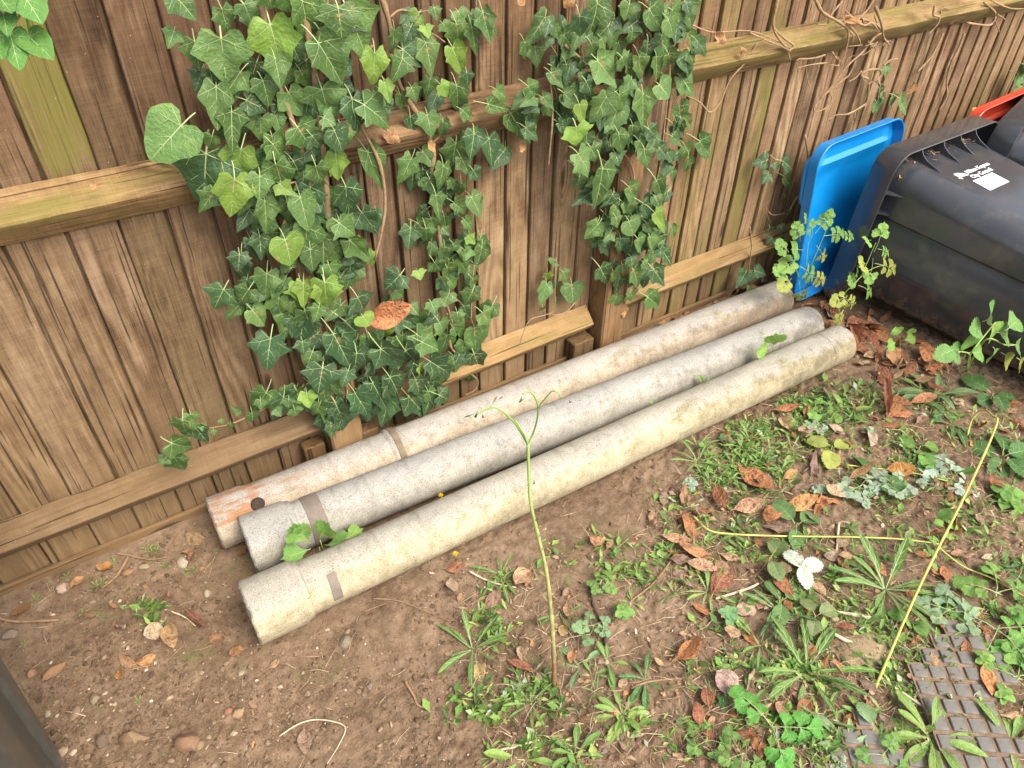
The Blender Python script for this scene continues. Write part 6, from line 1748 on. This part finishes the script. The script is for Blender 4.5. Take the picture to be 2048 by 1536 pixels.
new('stem', mb.mesh('stem', M_TALL), tall)
def branch(pts, r0, r1, name='branch', col=(0.75, 1.0, 0.7, 1)):
    mb = MB(); tube(mb, smooth_path([p - b0 for p in px_path(pts)], 4), [r0, r1], 6, 0, 0.15)
    o = new(name, mb.mesh(name, M_STEM), tall); o.color = col
    return o
br1 = branch([(1056, 890, 0.88), (1040, 862, 0.89), (1022, 838, 0.90), (1000, 820, 0.90), (985, 815, 0.90), (965, 822, 0.89), (955, 830, 0.88)], 0.0024, 0.0012)
br2 = branch([(1056, 890, 0.88), (1067, 865, 0.88), (1074, 840, 0.87), (1076, 815, 0.86), (1070, 795, 0.86), (1058, 783, 0.86), (1045, 790, 0.86)], 0.0024, 0.0011)
br3 = branch([(1076, 815, 0.86), (1090, 798, 0.85), (1103, 783, 0.84), (1115, 785, 0.83), (1122, 797, 0.83)], 0.0019, 0.001)
branch([(1056, 890, 0.88), (1048, 870, 0.88), (1030, 840, 0.89)], 0.0025, 0.0015)
for (x, y, an_, L, c) in ((955, 822, 250, 22, W_D), (948, 828, 200, 18, W_D), (965, 828, 280, 22, W_G), (985, 808, 60, 16, (0.16, 0.13, 0.07)), (995, 800, 30, 16, (0.16, 0.13, 0.07)), (1043, 792, 260, 22, W_G), (1050, 795, 220, 16, W_G), (1138, 800, 300, 26, W_G),
                          (1068, 960, 270, 24, (0.32, 0.30, 0.08)), (1072, 1030, 280, 30, W_G), (1095, 1085, -20, 30, (0.42, 0.46, 0.14)), (1100, 1100, -70, 20, (0.5, 0.5, 0.15)), (1085, 1060, 20, 14, (0.45, 0.42, 0.15))):
    p = P(x, y, 1, 0.80 if y > 940 else 0.87)
    a = math.radians(an_)
    q = P(x + 30 * math.cos(a), y - 30 * math.sin(a), 1, 0.80 if y > 940 else 0.87)
    o = new('leaf', rnd.choice(SPOON), tall if y > 940 else (br1 if x < 1020 else (br2 if x < 1100 else br3))); k = L * pxm(p)
    place(o, p - b0, frame(q - p, TOCAM), k); o.color = vary(c, 0.1)
for i in range(16):
    t_ = rnd.uniform(0.2, 0.95); p = sp_[int(t_ * (len(sp_) - 1))]
    mb = MB(); d = Vector((rnd.uniform(-1, 1), -0.4, rnd.uniform(0.1, 0.8))).normalized()
    tube(mb, [p, p + d * rnd.uniform(0.008, 0.016)], [0.002, 0.0008], 4)
    new('leaf_scar', mb.mesh('leaf_scar', M_STEM), tall)
# leaning yellow stem on the right
b1 = G(1745, 1388)
ys = thing('leaning_stem', 'long bare yellow stem leaning over the weeds at the right with a hooked tip', 'weed', b1)
top = P(1992, 852, 2, 0.16)
pts = [b1, b1.lerp(top, 0.35) + Vector((-0.008, 0.004, 0.014)), b1.lerp(top, 0.7) + Vector((0.004, 0.0, 0.012)), top, P(1985, 832, 2, 0.15), P(1968, 820, 2, 0.12), P(1945, 838, 2, 0.08), P(1935, 870, 2, 0.04)]
mb = MB(); tube(mb, smooth_path([p - b1 for p in pts], 6), [0.0040, 0.0024], 8, 0, 0.25)
M_YST = plain('yellow_stem', (0.44, 0.42, 0.11), 0.5, 0.35, 0.3, 14, 0.001)
new('stem', mb.mesh('stem', M_YST), ys)
for (f_, s_) in ((0.42, 1), (0.62, -1), (0.75, 1), (0.8, -1), (0.88, 1)):
    p = b1.lerp(top, f_); o = new('leaf', rnd.choice(BRAM), ys)
    d = Vector((0.6 * s_, -0.5 * s_, -0.3)); k = rnd.uniform(0.025, 0.05)
    place(o, p - b1, frame(d, Vector((0, -0.3, 1))), k); o.color = vary(CG, 0.1)
def trailing(label, pts, r, leaf_n, L, col):
    q = [G(x, y, 0.018) for x, y in pts]
    t = thing('trailing_stem', label, 'weed', q[0])
    mb = MB(); sp = smooth_path([p - q[0] for p in q], 6)
    tube(mb, sp, [r, r * 0.6], 6, 0, 0.1)
    o = new('stem', mb.mesh('stem', M_YST), t)
    for i in range(leaf_n):
        p = sp[int(rnd.uniform(0, 0.95) * (len(sp) - 1))]
        a = rnd.uniform(0, 6.28); k = L * rnd.uniform(0.6, 1.2)
        o = new('leaf', rnd.choice(SPOON), t)
        place(o, p, frame(Vector((math.cos(a), math.sin(a), 0.2)), Vector((0, 0, 1))), k); o.color = vary(col, 0.2)
trailing('straight yellow green stem trailing across the weeds with small leaves', [(1385, 1040), (1415, 1068), (1460, 1076), (1560, 1080), (1700, 1082), (1800, 1086), (1875, 1096)], 0.0035, 22, 0.05, W_G)
trailing('thin yellow stem trailing past the bright orange leaf', [(1690, 938), (1760, 945), (1830, 955), (1890, 972)], 0.0022, 5, 0.03, W_G)
trailing('thin yellow stem running to the lower right edge', [(1870, 1100), (1920, 1140), (1980, 1165), (2050, 1205)], 0.003, 6, 0.04, W_G)
# dandelion flowers
for (x, y, lb) in ((912, 1122, 'small yellow dandelion flower below the front pipe'), (882, 992, 'tiny yellow flower showing between the front and middle pipes')):
    p = G(x, y, 0.03) if y > 1000 else P(x, y, 1, 1.30)
    t = thing('dandelion_flower', lb, 'flower', p)
    mb = MB()
    for i in range(22):
        a = 2.4 * i; e = 0.2 + 0.05 * i
        L = 0.010
        d = Vector((math.cos(a) * math.cos(e), math.sin(a) * math.cos(e), math.sin(e)))
        s = Vector((-math.sin(a), math.cos(a), 0)) * 0.0014
        mb.add([(0, 0, 0), d * L * 0.5 + s, d * L, d * L * 0.5 - s], [(0, 1, 2, 3)])
    new('petals', mb.mesh('petals', M_YELLOW, False), t)
    mb = MB(); tube(mb, [(0, 0, 0), (0.002, 0.004, -0.02), (0.004, 0.01, -0.05)], [0.0015, 0.0015], 5)
    o = new('stalk', mb.mesh('stalk', M_STEM), t); o.color = (0.8, 1, 0.7, 1)

# debris on the bins
for (x, y, L, lb, col) in ((1800, 357, 16, 'curled yellow leaf caught beside the black bin rim', (0.58, 0.45, 0.16)), (2015, 245, 30, 'orange leaf lying on the second bin behind its rim', (0.52, 0.22, 0.06)), (1945, 222, 14, 'small yellow leaf on the red lid', (0.6, 0.45, 0.15))):
    h, n = on_bin(x, y)
    p = W1 @ (h + n * 0.008) if x < 1900 else P(x, y, 2, 0.60)
    o = tag(new('dry_leaf', rnd.choice(LAUREL)), lb, 'leaf'); k = L * pxm(p) * 1.5
    place(o, p, frame(Vector((1, 0.2, 0.1)), Vector((-0.2, -0.3, 1))), k); o.color = (*col, 1)
# crumbs of moss and leaf dust behind the ribs of the bin
mb = MB()
for i in range(150):
    bx_ = rnd.uniform(-0.22, 0.24); by_ = -0.02 - abs(rnd.gauss(0, 0.03))
    z = 0.60 - 0.085 * (-by_) + 0.003
    p = W1 @ Vector((bx_, by_, z)); a = rnd.uniform(0, 6.28); L = rnd.uniform(0.004, 0.016)
    d = Vector((math.cos(a), math.sin(a), rnd.uniform(0, 0.4))) * L; s = Vector((-math.sin(a), math.cos(a), 0.2)) * L * 0.2
    mb.add([p - s, p + d - s, p + d + s, p + s], [(0, 1, 2, 3)])
kind(new('leaf_dust', mb.mesh('leaf_dust', M_LITTER, False)), 'stuff')

# ------------------------------------------------------------------ fine cover
def quick_stone(mb, c, s, r):
    ico = [(0, 0, 1), (0.9, 0, 0.3), (0.25, 0.85, 0.3), (-0.75, 0.5, 0.3), (-0.7, -0.55, 0.25), (0.3, -0.85, 0.3), (0.6, 0.5, -0.5), (-0.5, 0.6, -0.5), (-0.6, -0.6, -0.5), (0.6, -0.5, -0.5)]
    fa = [(0, 1, 2), (0, 2, 3), (0, 3, 4), (0, 4, 5), (0, 5, 1), (1, 6, 2), (2, 7, 3), (3, 8, 4), (4, 8, 5), (5, 9, 1), (6, 7, 2), (7, 8, 3), (8, 9, 5), (9, 6, 1)]
    a = r.uniform(0, 6.28); ca, sa = math.cos(a), math.sin(a)
    sx_, sy_, sz_ = s * r.uniform(0.7, 1.2), s * r.uniform(0.6, 1.0), s * r.uniform(0.45, 0.8)
    v = []
    for x, y, z in ico:
        x *= sx_ * r.uniform(0.8, 1.15); y *= sy_ * r.uniform(0.8, 1.15); z *= sz_ * r.uniform(0.8, 1.15)
        v.append((c[0] + x * ca - y * sa, c[1] + x * sa + y * ca, c[2] + z))
    mb.add(v, fa)
VIEW = [(-60, 1190), (420, 1030), (700, 930), (1250, 690), (1600, 540), (1700, 600), (2060, 770), (2060, 1560), (-60, 1560)]
LEFT = [(-60, 1210), (420, 1050), (520, 1300), (800, 1200), (1000, 1100), (900, 1536), (-60, 1560)]
mb = MB()
for i in range(24000):
    x, y = pick(VIEW if i % 2 else LEFT)
    p = G(x, y)
    if vnoise(p.x * 6 + 3, p.y * 6) + 0.6 * vnoise(p.x * 17, p.y * 17) < rnd.uniform(-0.55, 0.25):
        continue
    s = min(0.0095, 0.0013 * math.exp(rnd.gauss(0.40, 0.65)))
    quick_stone(mb, (p.x, p.y, p.z + s * 0.15), s, rnd)
kind(new('soil_crumbs', mb.mesh('soil_crumbs', M_CLOD, True, 50)), 'stuff')
mb = MB()
for i in range(5600):
    x, y = pick(PA if i % 10 < 6 else (PB if i % 10 < 8 else (PD if i % 10 < 9 else VIEW)))
    p = G(x, y, 0.004)
    L = min(0.024, 0.0045 * math.exp(rnd.gauss(0.3, 0.6))); a = rnd.uniform(0, 6.28); w0 = L * rnd.uniform(0.12, 0.42)
    d = Vector((math.cos(a), math.sin(a), rnd.uniform(-0.2, 0.5))) * L; s = Vector((-math.sin(a), math.cos(a), rnd.uniform(-0.4, 0.4))) * w0
    m1 = p + d * 0.5 + Vector((0, 0, rnd.uniform(-0.3, 0.5) * L * 0.5))
    k1, k2, k3, k4 = (rnd.uniform(0.3, 1.3) for _ in range(4))
    mb.add([p - s * 0.5 * k1, p + s * 0.6 * k2, m1 + s * k3, m1 - s * k4, p + d + s * 0.5 * k1, p + d * 0.9 - s * 0.4 * k3], [(0, 1, 2, 3), (3, 2, 4, 5)])
kind(new('leaf_litter', mb.mesh('leaf_litter', M_LITTER, False)), 'stuff')
mb = MB()
for i in range(2600):
    x, y = pick(PA if i % 10 < 7 else (PB if i % 10 < 9 else VIEW))
    p = G(x, y, 0.005)
    L = rnd.uniform(0.015, 0.075); a = rnd.uniform(0, 6.28)
    d = Vector((math.cos(a), math.sin(a), rnd.uniform(-0.05, 0.15))) * L
    bend = Vector((rnd.uniform(-1, 1), rnd.uniform(-1, 1), rnd.uniform(0, 0.6))) * L * 0.12
    tube(mb, [p, p + d * 0.5 + bend, p + d], [rnd.uniform(0.0005, 0.0012), 0.0005], 3)
kind(new('straw_litter', mb.mesh('straw_litter', M_STRAW, True)), 'stuff')
mb = MB()
def tiny_leaf(p, a, L, e):
    d = Vector((math.cos(a) * math.cos(e), math.sin(a) * math.cos(e), math.sin(e))) * L
    s = Vector((-math.sin(a), math.cos(a), 0)) * L * rnd.choice((0.06, 0.09, 0.12, 0.25))
    q = p + d * 0.55
    mb.add([p, q - s + Vector((0, 0, L * 0.05)), q, p + d, q + s + Vector((0, 0, L * 0.05))], [(0, 1, 2), (1, 3, 2), (2, 3, 4), (0, 2, 4)])
for c_ in range(165):
    poly = PA if c_ < 98 else (PB if c_ < 118 else ([(1370, 905), (1700, 770), (1780, 800), (1600, 920), (1420, 1010)] if c_ < 156 else VIEW))
    x, y = pick(poly)
    R_ = rnd.uniform(10, 34)
    for _ in range(rnd.randint(8, 26)):
        p = G(x + rnd.gauss(0, R_), y + rnd.gauss(0, R_ * 0.7), 0.003)
        a = rnd.uniform(0, 6.28)
        for k in range(rnd.randint(1, 4)):
            tiny_leaf(p, a + 2.1 * k + rnd.uniform(-0.4, 0.4), rnd.uniform(0.010, 0.040), rnd.uniform(0.05, 0.8))
kind(new('ground_cover', mb.mesh('ground_cover', M_COVER, False)), 'stuff')
